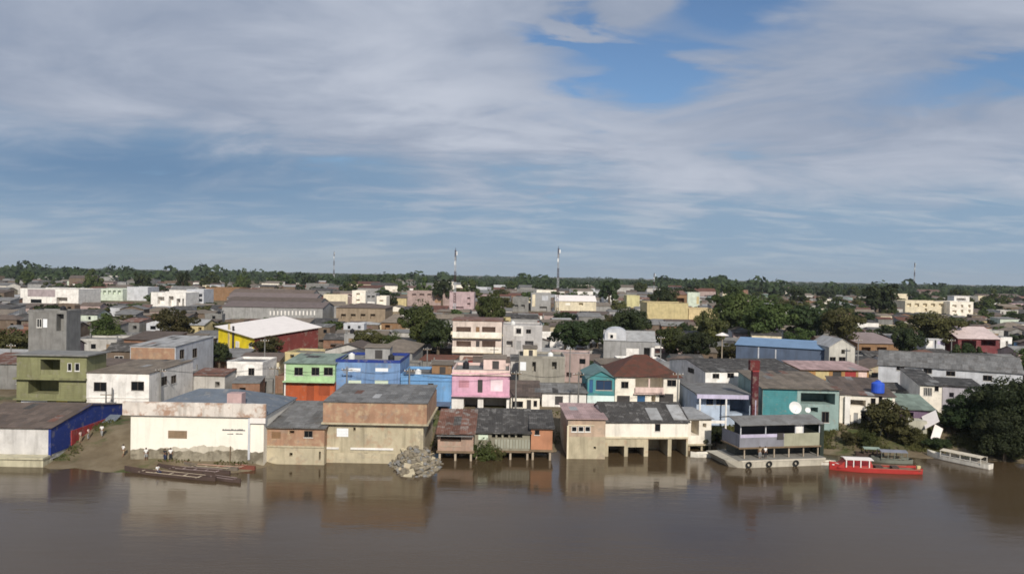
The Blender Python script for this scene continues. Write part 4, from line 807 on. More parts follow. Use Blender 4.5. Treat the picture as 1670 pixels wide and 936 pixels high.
def canoe(label, p0, p1, m, inner, beam=1.1, thw=5, group='long wooden canoes moored at the bright white warehouse', name='canoe', free=.38):
    c, L_, a = boat_frame(p0, p1); r = empty(name, (c.x, c.y, 0), a); tag(r, label, 'boat', group)
    hull_mesh(L_, beam, free, .22, 1, .75).obj('hull', m, r)
    for i in range(thw):
        x = L_ * (-.3 + .62 * i / max(1, thw - 1)); MB().box(x - .12, x + .12, -beam / 2 + .07, beam / 2 - .07, free - .12, free - .07).obj('thwart', inner, r)
    for s in (-1, 1): MB().tube((-L_ * .22, s * beam * .49, free + .01), (L_ * .36, s * beam * .49, free + .03), .045, n=6).obj('gunwale', inner, r)
    return r, c, L_, a
canoe('nearest long dark canoe with pale gunwale and a seated person', (203, 768), (352, 784), DARKW, WOODL, 1.25)
canoe('middle dark canoe lying between two others', (258, 764), (375, 774), DARKW, mat('mauve_wood', (.26, .20, .19)), 1.15)
canoe('canoe with reddish stern nearest to the bright white warehouse', (292, 757), (416, 766), mat('red_brown_boat', (.20, .065, .045), streak=.3), mat('pink_wood', (.42, .26, .2)), 1.2)
canoe('short canoe pulled up against the warehouse plinth', (318, 751), (398, 754), WOOD, DARKW, 1.0, 3)
canoe('empty canoe with its bow tucked under the mooring post', (300, 761), (388, 768), mat('grey_boat_wood', (.15, .125, .10), streak=.3, var=.3), WOODL, 1.1, 4)
canoe('outermost narrow canoe drifting off the sterns of the others', (330, 778), (392, 787), DARKW, mat('mauve_wood', (.26, .20, .19)), .8, 2)
canoe('small white skiff with bench beside the houseboat stilts', (1126, 745), (1172, 744), BOATWHITE, W_WHITE, 1.5, 2, None, 'skiff', .5)
canoe('little pale rowing boat at the bow of the red boat', (1329, 757), (1362, 757), BOATWHITE, WOODL, 1.2, 2, None, 'rowing_boat', .45)

def red_boat():
    c, L_, a = boat_frame((1352, 765), (1500, 771)); r = empty('motor_boat', (c.x, c.y, 0), a); tag(r, 'bright red motor boat with white and red forward cabin', 'boat')
    h = hull_mesh(L_, 2.5, .62, .4, .9, .25, .5).obj('hull', BOATRED, r)
    MB().box(-L_ * .26, L_ * .47, -1.0, 1.0, .35, .42).obj('deck', WOOD, h)
    MB().box(-L_ * .2, L_ * .48, -1.2, -1.06, .60, .68).obj('gunwale', mat('pinkish_gunwale', (.34, .14, .1)), h); MB().box(-L_ * .2, L_ * .48, 1.06, 1.2, .60, .68).obj('gunwale', mat('pinkish_gunwale', (.34, .14, .1)), h)
    x0, x1 = -L_ * .40, -L_ * .04
    cb = MB(); cb.add([(x0 - .3, -.8, .5), (x1, -1.0, .5), (x1, 1.0, .5), (x0 - .3, .8, .5), (x0 + .9, -.8, 1.62), (x1 - .3, -.88, 1.62), (x1 - .3, .88, 1.62), (x0 + .9, .8, 1.62)], [(3, 2, 1, 0), (4, 5, 6, 7), (0, 1, 5, 4), (1, 2, 6, 5), (2, 3, 7, 6), (3, 0, 4, 7)]); cab = cb.obj('cabin', BOATRED, r)
    MB().prism([(-1.0, 1.625), (0, 1.72), (1.0, 1.625), (1.0, 1.68), (0, 1.80), (-1.0, 1.68)], x0 + .6, x1 + .05, 'x').obj('cabin_roof', R_WHITE, r)
    for u in (.22, .44, .66): MB().box(x0 + (x1 - x0) * u, x0 + (x1 - x0) * u + .75, -1.02, -.97, .95, 1.48).obj('window', mat('red_tinted_glass', (.20, .02, .025), rough=.2), cab)
    for u in (.16, .38, .60, .86): MB().box(x0 + (x1 - x0) * u, x0 + (x1 - x0) * u + .13, -1.05, -.965, .62, 1.6).obj('white_post', R_WHITE, cab)
    MB().box(x0 - .9, x0 + .1, -.4, .4, .72, .84).obj('bow_hatch', R_WHITE, r)
    MB().box(L_ * .46, L_ * .5, -.3, .1, .5, 1.0).obj('outboard_motor', W_OCHRE, r); MB().box(0, 1.0, -.5, .5, .43, .8).obj('seat', DARKW, r); MB().box(2.2, 3.1, -.5, .5, .43, .8).obj('seat', DARKW, r)
red_boat()
def covered(label, p0, p1, hm, rm, beam, c0, c1, free=.6, top=1.75, name='covered_boat'):
    c, L_, a = boat_frame(p0, p1); r = empty(name, (c.x, c.y, 0), a); tag(r, label, 'boat')
    h = hull_mesh(L_, beam, free, .3, .95, .3).obj('hull', hm, r); x0, x1 = L_ * c0, L_ * c1
    MB().box(x0, L_ * .44, -beam * .38, beam * .38, .2, .27).obj('floor', WOOD, h)
    MB().prism([(-beam * .5, top), (0, top + .18), (beam * .5, top), (beam * .5, top + .06), (0, top + .24), (-beam * .5, top + .06)], x0, x1, 'x').obj('canopy', rm, r)
    for x in np.linspace(x0 + .08, x1 - .08, 5):
        for s in (-1, 1): MB().box(x - .04, x + .04, s * beam * .46 - .04, s * beam * .46 + .04, free - .1, top).obj('canopy_post', hm, r)
    for i in range(3): x = x0 + (x1 - x0) * (i + .5) / 3; MB().box(x - .2, x + .2, -beam * .36, beam * .36, .5, .56).obj('bench', WOOD, r)
    for s in (-1, 1): MB().box(x0, x1, s * beam * .47 - .03, s * beam * .47 + .03, free + .08, free + .2).obj('side_rail', hm, r)
covered('cream canopied passenger longboat moored under the dark trees', (1512, 743), (1616, 765), BOATWHITE, mat('cream_canopy', (.56, .50, .40), streak=.3), 1.9, -.24, .40, .62, 1.38)
covered('grey covered boat half hidden behind the red boat', (1420, 752), (1486, 755), mat('grey_green_boat', (.16, .17, .14)), mat('blue_grey_canopy', (.20, .21, .25)), 1.9, -.3, .36, .55, 1.6)
covered('dark old boat with low canopy moored by the mud right of the red cabin', (1395, 744), (1440, 746), DARKW, R_GREENG, 1.5, -.25, .35, .5, 1.3)

# ------------------------------------------------------------------ rubble heap
def rubble():
    c = atZ(672, 765, 0); r = empty('rubble_heap', (c.x, c.y, 0)); tag(r, 'heap of broken pale rubble spilling from the beige block into the river', 'rubble')
    rr = random.Random(5)
    def hz(x, y):       # local
        s = max(0, min(1, (y + 3.2) / 7.4)); ht = 2.75 * s ** .85
        xc = -.3 + (1 - s) * 1.1; wd = 1.6 + 3.4 * (1 - s) ** .7
        return ht - .55 * max(0, abs(x - xc) - wd * .3) * 1.5
    vs = []; n, m = 22, 16
    for j in range(m + 1):
        for i in range(n + 1):
            x = -5 + 10 * i / n; y = -3.8 + 8.2 * j / m; vs.append((x, y, max(-.7, hz(x, y) - .2 + rr.uniform(-.12, .12))))
    core = MB().add(vs, [(j * (n + 1) + i, j * (n + 1) + i + 1, (j + 1) * (n + 1) + i + 1, (j + 1) * (n + 1) + i) for j in range(m) for i in range(n)]).obj('rubble_core', T_GRIME, r)
    protos = []
    for k in range(6):
        bm = bmesh.new(); bmesh.ops.create_icosphere(bm, subdivisions=1, radius=.5)
        for v in bm.verts: v.co *= rr.uniform(.7, 1.2); v.co.z *= .75
        bmesh.ops.convex_hull(bm, input=bm.verts); me = bpy.data.meshes.new('stone'); bm.to_mesh(me); bm.free(); me.materials.append(STONE if k < 4 else W_CONC); protos.append(me)
    slabme = MB().box(-.5, .5, -.4, .4, -.09, .09).mesh('slab'); slabme.materials.append(W_BEIGE)
    cnt = 0
    while cnt < 290:
        x, y = rr.uniform(-4.6, 4.6), rr.uniform(-3.7, 4.2); z = hz(x, y)
        if z < -.25: continue
        me = rr.choice(protos) if rr.random() > .14 else slabme
        o = bpy.data.objects.new('stone' if me is not slabme else 'broken_slab', me); COL.objects.link(o); o.parent = r; o.location = (x, y, z - .05)
        s = rr.choice((.18, .25, .32, .45, .6, .8, 1.1)); o.scale = (s * rr.uniform(.8, 1.3), s * rr.uniform(.8, 1.3), s * rr.uniform(.7, 1.1)); o.rotation_euler = (rr.uniform(-.7, .7), rr.uniform(-.7, .7), rr.uniform(0, 6.3)); cnt += 1
rubble()

# ------------------------------------------------------------------ masts, poles, dishes, tanks
def mast(label, px, top, Y, w, base_z=GZ, name='radio_mast', foot=None):
    p = atY(px, top, Y); r = empty(name, (p.x, p.y, base_z)); tag(r, label, 'mast'); Hh = p.z - base_z; nb = 7
    for k in range(nb):
        z0, z1 = Hh * k / nb, Hh * (k + 1) / nb; mb = MB(); s0 = w * (1 - .55 * k / nb); s1 = w * (1 - .55 * (k + 1) / nb)
        c0 = [(s0 * x, s0 * y, z0) for x, y in ((-1, -1), (1, -1), (1, 1), (-1, 1))]; c1 = [(s1 * x, s1 * y, z1) for x, y in ((-1, -1), (1, -1), (1, 1), (-1, 1))]
        for i in range(4):
            mb.tube(c0[i], c1[i], w * .22, n=5); nst = 4
            for q in range(nst):
                f0, f1 = q / nst, (q + 1) / nst; A, B = (i, (i + 1) % 4) if q % 2 else ((i + 1) % 4, i)
                mb.tube(Vector(c0[A]).lerp(Vector(c1[A]), f0), Vector(c0[B]).lerp(Vector(c1[B]), f1), w * .12, n=4)
        mb.obj('lattice_section', (TOWERRED if k % 2 == 0 else TOWERWHITE), r)
    MB().tube((0, 0, Hh), (0, 0, Hh * 1.03), w * .2, n=5).obj('aerial', TOWERRED, r)
    for q, (zz, a) in enumerate(((.93, 0), (.86, 2), (.8, 4))): MB().box(-.2 * w + w * math.cos(a), .8 * w + w * math.cos(a), -w * .9, -w * .6, Hh * zz, Hh * (zz + .05)).obj('antenna_panel', TANKW if q != 1 else METAL, r)
    return r
mast('thin dark and white banded radio mast left of centre', 743, 408, 345, .5)
mast('thin dark and white banded radio mast right of centre', 911, 405, 420, .58)
mast('faint distant radio mast on the left skyline', 545, 411, 1500, 1.0)
mast('faint distant radio mast on the right skyline', 1492, 429, 1500, 1.0)
mast('short distant radio mast above the ochre block', 1067, 446, 700, .6)
def dish_mesh(rad):
    mb = MB(); n, k = 20, 5; vs = [(0, 0, 0)]; fs = []
    for j in range(1, k + 1):
        rr = rad * j / k
        for i in range(n): a = 2 * math.pi * i / n; vs.append((rr * math.cos(a), -.28 * rr * rr / rad, rr * math.sin(a)))
    for i in range(n): fs.append((0, 1 + i, 1 + (i + 1) % n))
    for j in range(k - 1):
        for i in range(n): a = 1 + j * n + i; b2 = 1 + j * n + (i + 1) % n; fs.append((a, a + n, b2 + n, b2))
    return mb.add(vs, fs)
def dish(label, loc, rad, rz=0, tilt=-.4):
    r = empty('satellite_dish', loc, rz); tag(r, label, 'dish')
    d = dish_mesh(rad).obj('reflector', TANKW, r); d.rotation_euler = (tilt, 0, 0); d.location = (0, 0, rad * 1.0)
    MB().tube((0, .12, -rad * .3), (0, .1, rad * 1.0), .05, n=6).obj('mount', METAL, r); MB().tube((0, -.2, rad * .4), (0, -rad * .75, rad * .95), .025, n=5).obj('feed_arm', METAL, r)
def on_plane(px, py, Y): return atY(px, py, Y)
p = atY(1296, 673, 116.5); dish('large white satellite dish above the houseboat roof', p - Vector((0, 0, .2)), .95)
p = atY(1317, 672, 116.5); dish('smaller pale satellite dish beside the large one', p - Vector((0, 0, .1)), .42)
def tank(label, loc, rad, h, m, stand=0):
    r = empty('water_tank', loc); tag(r, label, 'tank', 'rooftop water tanks')
    mb = MB(); pr = [(rad * .96, 0), (rad, h * .08), (rad, h * .34), (rad * .97, h * .36), (rad, h * .38), (rad, h * .66), (rad * .97, h * .68), (rad, h * .7), (rad * .96, h * .82), (rad * .45, h * .96), (rad * .4, h)]; n = 18; vs = []
    for q, z in pr: vs += [(q * math.cos(2 * math.pi * i / n), q * math.sin(2 * math.pi * i / n), z + stand) for i in range(n)]
    fs = [(j * n + i, j * n + (i + 1) % n, (j + 1) * n + (i + 1) % n, (j + 1) * n + i) for j in range(len(pr) - 1) for i in range(n)] + [tuple(range(n))[::-1], tuple((len(pr) - 1) * n + i for i in range(n))]
    mb.add(vs, fs).obj('barrel', m, r); MB().tube((0, 0, h + stand), (0, 0, h * 1.05 + stand), rad * .36, n=12).obj('lid', m, r)
    if stand:
        MB().box(-rad, rad, -rad, rad, stand - .12, stand - .002).obj('stand_slab', W_CONC, r)
        for sx in (-1, 1):
            for sy in (-1, 1): MB().box(sx * rad * .8 - .08, sx * rad * .8 + .08, sy * rad * .8 - .08, sy * rad * .8 + .08, -.6, stand - .121).obj('stand_leg', W_CONC, r)
    return r
p = BT['O'] + BT['ux'] * (BT['uv'](1437, 630)[0]) + BT['n'] * 1.6
tank('bright blue drum tank on the roof of the white stepped house', (p.x, p.y, p.z + BT['H'] + .35), 1.0, 1.9, TANKB)
def pole(label, px, top, Y, arm=True, lamp=False):
    p = atY(px, top, Y); g = gz(p.x, p.y); r = empty('utility_pole' if not lamp else 'street_lamp', (p.x, p.y, g)); tag(r, label, 'pole' if not lamp else 'lamp', 'town utility poles' if not lamp else None); Hh = p.z - g
    MB().tube((0, 0, -.5), (0, 0, Hh), .17, .1, 8).obj('post', W_CONC if not lamp else WOODL, r)
    if arm: MB().box(-.9, .9, -.06, .06, Hh - .6, Hh - .48).obj('crossarm', WOOD, r); [MB().tube((x, 0, Hh - .48), (x, 0, Hh - .25), .05, n=6).obj('insulator', TANKW, r) for x in (-.8, -.3, .3, .8)]
    if lamp: MB().tube((0, 0, Hh - .1), (0, 0, Hh + .5), 1.5, .15, 12).obj('lamp_shade', R_WHITE, r)
pole('dark utility pole in front of the plain white house', 173, 638, 121); pole('thin second pole right of the dark utility pole', 183, 632, 123, False)
pole('tall lamp post with wide white shade among the trees', 1178, 546, 170, False, True)
for lbl, px_, t_, Y_ in (('utility pole above the mint and orange house', 432, 552, 160), ('utility pole beside the low white cube house', 345, 548, 176), ('utility pole behind the bare concrete block', 930, 566, 158), ('utility pole left of the olive house', 18, 560, 150),
                         ('utility pole behind the pink house', 806, 566, 160), ('utility pole right of the long white warehouse roof', 1400, 552, 172), ('utility pole near the dark red house', 1552, 552, 178), ('utility pole behind the lower blue house', 697, 566, 165), ('utility pole by the grey and white house', 1078, 548, 180)): pole(lbl, px_, t_, Y_)

# ------------------------------------------------------------------ people
def skin_mesh(name, verts, edges, rad):
    me = bpy.data.meshes.new(name); me.from_pydata(verts, edges, []); o = bpy.data.objects.new(name, me); COL.objects.link(o)
    o.modifiers.new('s', 'SKIN'); 
    for i, v in enumerate(me.skin_vertices[0].data): v.radius = rad[i] if isinstance(rad[i], tuple) else (rad[i], rad[i]); v.use_root = (i == 0)
    sb = o.modifiers.new('d', 'SUBSURF'); sb.levels = 1; sb.render_levels = 1
    dg = bpy.context.evaluated_depsgraph_get(); out = bpy.data.meshes.new_from_object(o.evaluated_get(dg)); out.name = name
    bpy.data.objects.remove(o); bpy.data.meshes.remove(me); out.polygons.foreach_set('use_smooth', [True] * len(out.polygons)); return out
def figure(pose):
    """joint positions (x right, y forward is -y, z up) for a 1.7 m figure"""
    J = dict(pel=(0, 0, .92), spi=(0, .01, 1.12), che=(0, .0, 1.32), nec=(0, -.01, 1.46), hea=(0, -.02, 1.56), top=(0, -.01, 1.66))
    if pose == 'sit': 
        legs = lambda s: [(s * .10, 0, .90), (s * .14, -.42, .88), (s * .13, -.40, .46), (s * .13, -.50, .43)]
    elif pose == 'walk': legs = lambda s: [(s * .10, 0, .88), (s * .11, -.10 * s - .06, .48), (s * .11, .02 - .20 * s, .08), (s * .12, -.12 - .20 * s, .03)]
    else: legs = lambda s: [(s * .10, 0, .88), (s * .12, -.03, .48), (s * .13, .02, .08), (s * .14, -.12, .03)]
    if pose == 'reach': arm = lambda s: [(s * .19, 0, 1.40), (s * .26, -.14, 1.16), (s * .2, -.38, 1.12), (s * .19, -.46, 1.12)]
    elif pose == 'sit': arm = lambda s: [(s * .19, 0, 1.40), (s * .27, -.06, 1.13), (s * .18, -.26, 1.0), (s * .17, -.33, .97)]
    elif pose == 'walk': arm = lambda s: [(s * .19, 0, 1.40), (s * .25, .06 * s, 1.13), (s * .25, .02 + .06 * s, .90), (s * .25, -.02 + .06 * s, .82)]
    else: arm = lambda s: [(s * .19, 0, 1.40), (s * .25, .02, 1.13), (s * .25, -.03, .90), (s * .25, -.05, .82)]
    return J, legs, arm
def person(label, loc, rz, pose, shirt, trousers, shorts=False, dz=0):
    J, legs, arm = figure(pose); r = empty('person', (loc[0], loc[1], loc[2] + dz), rz); tag(r, label, 'person')
    V = [J['pel'], J['spi'], J['che'], J['nec'], J['hea'], J['top']]; E = [(0, 1), (1, 2), (2, 3), (3, 4), (4, 5)]; Rr = [(.145, .11), (.13, .10), (.15, .105), .058, .098, .06]
    SV, SE, SR = [J['pel'], J['spi'], J['che'], (0, -.005, 1.43)], [(0, 1), (1, 2), (2, 3)], [(.165, .13), (.15, .12), (.172, .125), .085]
    TV, TE, TR = [(0, 0, .96), J['pel'] if pose != 'sit' else (0, 0, .92)], [(0, 1)], [(.155, .12), (.16, .125)]
    for s in (-1, 1):
        l = legs(s); n = len(V); V += l; E += [(0, n), (n, n + 1), (n + 1, n + 2), (n + 2, n + 3)]; Rr += [.085, .06, .04, .038]
        a = arm(s); n = len(V); V += a; E += [(2, n), (n, n + 1), (n + 1, n + 2), (n + 2, n + 3)]; Rr += [.06, .042, .03, .034]
        h = Vector(a[3]); d = (h - Vector(a[2])).normalized()
        for q in range(5):
            off = (Vector((0, 0, 1)).cross(d) if abs(d.z) < .8 else Vector((0, -1, 0))).normalized() * (q - 1.8) * .02
            k = (.055, .085, .095, .088, .07)[q]; n2 = len(V); V += [tuple(h + off + d * .03), tuple(h + off * (1.6 if q == 0 else 1.1) + d * k + Vector((0, 0, -.012)))]; E += [(n + 3, n2), (n2, n2 + 1)]; Rr += [.011, .009]
        m = len(SV); SV += [a[0], tuple(Vector(a[0]).lerp(Vector(a[1]), .8))]; SE += [(2, m), (m, m + 1)]; SR += [.075, .068]
        m = len(TV); e = Vector(l[2]); k2 = tuple(Vector(l[1]).lerp(e, .1)) if shorts else tuple(Vector(l[1]).lerp(e, .92))
        TV += [l[0], l[1], k2]; TE += [(1, m), (m, m + 1), (m + 1, m + 2)]; TR += [.105, .08, .075 if shorts else .06]
    link('body', skin_mesh('body', V, E, Rr), r, SKIN); link('shirt', skin_mesh('shirt', SV, SE, SR), r, cloth(shirt[0], shirt[1])); link('trousers', skin_mesh('trousers', TV, TE, TR), r, cloth(trousers[0], trousers[1]))
    bm = bmesh.new(); bmesh.ops.create_uvsphere(bm, u_segments=12, v_segments=8, radius=.112); bmesh.ops.delete(bm, geom=[v for v in bm.verts if v.co.z < -.01 and v.co.y < .03 or v.co.z < -.07], context='VERTS')
    me = bpy.data.meshes.new('hair'); bm.to_mesh(me); bm.free(); link('hair', me, r, HAIR, (0, 0, 1.585))
    nb = MB(); nb.add([(-.015, -.105, 1.55), (.015, -.105, 1.55), (0, -.13, 1.545), (0, -.105, 1.585)], [(0, 1, 2), (1, 3, 2), (3, 0, 2)]).obj('nose', SKIN, r)
    return r
WHT, NAVYC, DRK, RED_, TAN_, GRY = ('white', (.75, .74, .72)), ('navy', (.03, .04, .09)), ('charcoal', (.03, .03, .035)), ('red', (.35, .04, .04)), ('tan', (.35, .27, .18)), ('grey', (.3, .3, .3))
def gp(px, py):     # where the pixel's ray meets the ground
    d = ray(px, py); t = 90 / d.y
    while t < 400:
        p = C0 + d * t
        if p.z <= max(0, gz(p.x, p.y)): return Vector((p.x, p.y, gz(p.x, p.y)))
        t += .1
    return p
person('person in white shirt standing on the mud left of the warehouse wall', gp(238, 751), .3, 'stand', WHT, GRY, True)
person('person in dark clothes bending toward the moored canoes', gp(269, 752), -.4, 'reach', DRK, NAVYC)
person('person in pale shirt and dark trousers beside the one in dark clothes', gp(278, 751), .5, 'stand', WHT, DRK)
c_, L__, a_ = boat_frame((203, 768), (352, 784)); q = c_ + Vector((math.cos(a_), math.sin(a_), 0)) * (-L__ * .13)
person('person in white shirt seated in the nearest long canoe', (q.x, q.y, -.42), 1.2, 'sit', WHT, NAVYC)
person('person in white shirt at the foot of the ramp by the warehouse corner', gp(201, 745), 2.6, 'walk', WHT, TAN_, True)
person('leftmost person in pale clothes beside the red panel on the ramp', gp(131, 722), 1.5, 'stand', ('rose', (.62, .45, .42)), TAN_)
person('second person in pale clothes beside the red panel on the ramp', gp(144, 717), -1.5, 'stand', ('rose', (.62, .45, .42)), GRY)
person('person in white shirt under the small grey awning on the ramp', gp(166, 712), 0, 'walk', WHT, GRY)
person('person in white standing on the green bank behind the red boat', gp(1437, 712), .2, 'stand', WHT, WHT)
hb = atZ(1243, 750, 1.11); person('left person in pale shirt on the houseboat deck', (hb.x, hb.y + 1.0, 1.115), 0, 'stand', TAN_, GRY)
hb = atZ(1252, 750, 1.11); person('right person in white shirt on the houseboat deck', (hb.x, hb.y + 1.0, 1.115), .4, 'stand', WHT, DRK)
# grey awning on the ramp, and the tin panels on the right bank
p = atY(160, 700, 113); r = empty('market_awning', (p.x, p.y, gz(p.x, p.y))); tag(r, 'small grey sloping awning over the ramp beside the navy gable', 'awning')
zt = atY(165, 682, 113).z - r.location.z
quadslab([Vector((-2.2, -1.5, zt - .6)), Vector((2.6, -2.2, zt - 1.1)), Vector((2.4, 2.0, zt + .2)), Vector((-2.2, 2.0, zt + .3))], .08).obj('sheet', R_BLUEG, r)
for x, y, q in ((-2, -1.3, zt - .68), (2.4, -2, zt - 1.15), (2.2, 1.8, zt + .05), (-2, 1.8, zt + .15)): MB().tube((x, y, -.4), (x, y, q), .06, n=6).obj('post', WOOD, r)
p = atY(1500, 706, 121); r = empty('tin_shack', (p.x, p.y, gz(p.x, p.y) - .1), R(-18)); tag(r, 'leaning white tin shack with a fallen sheet on the right bank', 'shack')
MB().box(-1.6, 1.0, 0, 2.6, 0, 2.3).obj('wall', mat('weathered_tin', (.44, .42, .34), streak=.4), r)
quadslab([Vector((.6, -.9, 1.3)), Vector((2.6, -.6, 2.6)), Vector((2.6, 2.2, 3.9)), Vector((.6, 2.2, 2.7))], .06).obj('roof_sheet', R_WHITE, r)
quadslab([Vector((1.1, -2.4, .15)), Vector((2.1, -2.6, -.55)), Vector((3.3, .2, 1.3)), Vector((2.2, .5, 1.9))], .06).obj('fallen_sheet', R_WHITE, r)

# ------------------------------------------------------------------ vegetation
def crown_mesh(name, nblob, nleaf, leaf, squash, seed, m, core=.35):
    g = np.random.default_rng(seed); u = g.normal(size=(nblob, 3)); u /= np.linalg.norm(u, axis=1)[:, None]
    bc = u * (g.uniform(.2, .86, nblob) ** .75)[:, None]; bc[:, 2] *= squash; br = g.uniform(.13, .36, nblob); br *= np.where(np.linalg.norm(bc, axis=1) > .6, .75, 1.1)
    idx = g.integers(0, nblob, nleaf); d = g.normal(size=(nleaf, 3)); d /= np.linalg.norm(d, axis=1)[:, None]
    pos = bc[idx] + d * (br[idx] * g.uniform(.55, 1.06, nleaf) ** .6)[:, None] * np.array([1, 1, .8])
    nrm = d + g.normal(size=(nleaf, 3)) * .55 + np.array([0, 0, .3]); nrm /= np.linalg.norm(nrm, axis=1)[:, None]
    t = np.cross(nrm, g.normal(size=(nleaf, 3))); t /= np.linalg.norm(t, axis=1)[:, None]; w = np.cross(nrm, t)
    s = (leaf * g.uniform(.6, 1.4, nleaf))[:, None]
    v = np.stack([pos - t * s, pos - w * s * .55, pos + t * s, pos + w * s * .55], 1).reshape(-1, 3)
    me = bpy.data.meshes.new(name); me.vertices.add(len(v)); me.vertices.foreach_set('co', v.ravel().astype(np.float32)); me.loops.add(len(v)); me.loops.foreach_set('vertex_index', np.arange(len(v), dtype=np.int32))
    me.polygons.add(nleaf); me.polygons.foreach_set('loop_start', np.arange(0, len(v), 4, dtype=np.int32)); me.polygons.foreach_set('loop_total', np.full(nleaf, 4, dtype=np.int32)); me.update(calc_edges=True); me.materials.append(m)
    return me
CROWN = {}
for k, (mi, sq) in enumerate(((0, .8), (1, .75), (2, .8), (0, .95), (1, .65))): CROWN['near', k] = crown_mesh('crown_leaves', 40, 7500, .05, sq, 20 + k, LEAF[mi]); CROWN['far', k] = crown_mesh('crown_leaves', 24, 1500, .095, sq, 40 + k, LEAF[mi])
CROWN['big', 1] = crown_mesh('crown_leaves', 70, 20000, .032, .8, 77, LEAF[1])
def trunk_mesh(seed):
    g = random.Random(seed); mb = MB(); mb.tube((0, 0, -.06), (.02, .01, .55), .05, .032, 7)
    for i in range(5):
        a = i * 1.26 + g.uniform(-.3, .3); mb.tube((.02, .01, .45 + .03 * i), (.26 * math.cos(a), .26 * math.sin(a), .75 + g.uniform(-.08, .15)), .02, .008, 5)
    return mb.mesh('trunk')
TRUNK = [trunk_mesh(i) for i in range(3)]
TREES = []; PROT = []
def tree(label, x, y, h, wd, kind, q='near', group='town trees', name='tree', base=None, low=.25):
    z = gz(x, y) if base is None else base; r = empty(name, (x, y, z), random.uniform(0, 6.28)); tag(r, label, 'tree' if name == 'tree' else 'shrub', group)
    c = link('crown', CROWN[q, kind], r); ch = h * (1 - low); c.location = (0, 0, h * low + ch / 2); zs = 1.0; c.scale = (wd / 1.7, wd / 1.7, ch / 1.5)
    t = link('trunk' if name == 'tree' else 'stem', random.choice(TRUNK), r, BARK); t.scale = (h * .8, h * .8, h * .8); TREES.append((x, y, wd / 2)); return r
def px_tree(label, px, top, bot, wpx, Y, kind, q='near', **kw):
    p = atY(px, top, Y); z = gz(p.x, p.y); wd = wpx / F * Y; PROT.append((px - wpx * .42, px + wpx * .42, top + (bot - top) * .75, Y))
    return tree(label, p.x, p.y, p.z - z, wd, kind, q, base=z, **kw)
for a in (('round green tree left of the concrete tower house', 172, 514, 545, 54, 200, 3), ('broad dark tree before the white apartment block', 286, 502, 540, 66, 215, 2), ('narrow dark tree beside the tall grey house', 358, 553, 600, 34, 172, 1),
          ('tall dense tree left of the balcony house', 684, 488, 585, 64, 205, 0), ('bushy tree leaning right of the tall dense one', 715, 512, 585, 50, 197, 1), ('light green tree in front of the mauve pink block', 797, 472, 515, 48, 270, 0),
          ('wide dark tree left of the grey and white house', 935, 515, 585, 70, 205, 1), ('second wide dark tree touching the grey and white house', 975, 512, 575, 60, 215, 1), ('tree behind the grey and white house roof', 1028, 495, 560, 62, 230, 1),
          ('olive tree below the ochre block', 1092, 528, 575, 56, 205, 0), ('green tree below the ochre wing', 1135, 535, 580, 60, 195, 1), ('large green tree right of the ochre wing', 1200, 468, 545, 74, 262, 0), ('large tree above the blue-roofed warehouse', 1255, 482, 550, 84, 240, 0),
          ('dark spreading tree behind the blue-roofed warehouse', 1318, 490, 550, 80, 248, 1), ('olive tree above the pale gabled house', 1372, 502, 560, 66, 236, 2), ('tree left of the lamp post', 1160, 505, 575, 50, 220, 2),
          ('low green tree before the cream apartment row', 1522, 507, 545, 84, 235, 2), ('green tree left of the dark red house', 1482, 528, 570, 46, 205, 1), ('tree right of the yellow wall of the white-roofed hall', 438, 548, 580, 52, 178, 2),
          ('bush tree under the tan-roofed house', 606, 536, 565, 60, 196, 2), ('small tree above the beige-roofed house', 640, 540, 560, 34, 190, 0), ('low tree by the dark red house veranda', 1576, 552, 590, 40, 178, 1), ('tree behind the brick rooftop house', 1085, 462, 500, 40, 420, 1)):
    px_tree(*a)
for a in (('large dome-shaped tree on the right skyline', 1437, 456, 500, 62, 420, 1), ('dark round tree standing up on the left skyline', 299, 436, 470, 22, 560, 1), ('dark round tree on the skyline left of the left mast', 722, 449, 475, 34, 520, 1), ('tree on the skyline right of the right mast', 995, 450, 480, 36, 520, 1), ('tree on the skyline above the lamp post', 1196, 455, 480, 34, 500, 1), ('small tree on the skyline above the blue warehouse', 1300, 463, 480, 28, 600, 1)):
    px_tree(*a, q='far', group='skyline trees')
SKY_T = [(40, 438, 26), (150, 439, 34), (232, 437, 30), (345, 440, 40), (395, 438, 26), (462, 441, 44), (505, 445, 30), (575, 447, 36), (640, 449, 30), (690, 451, 26), (770, 452, 34), (830, 455, 28), (880, 455, 24), (945, 456, 40), (1040, 457, 30), (1120, 459, 46), (1160, 460, 30), (1250, 462, 40), (1345, 463, 36), (1390, 464, 30), (1500, 466, 44), (1560, 468, 40), (1625, 469, 36)]
for a in (('huge dark tree filling the right edge of the bank', 1655, 618, 760, 130, 116, 1), ('dark tree left of the huge one over the moored longboat', 1592, 640, 750, 90, 120, 1), ('lowest dark tree hanging over the water by the longboat', 1560, 660, 745, 66, 122, 1), ('dark tree at the water line on the right edge', 1640, 672, 770, 96, 112, 1), ('dark tree crown behind the riverside trees', 1625, 628, 740, 90, 128, 1)):
    px_tree(*a, q='big', group='dark trees on the right bank', low=.02)
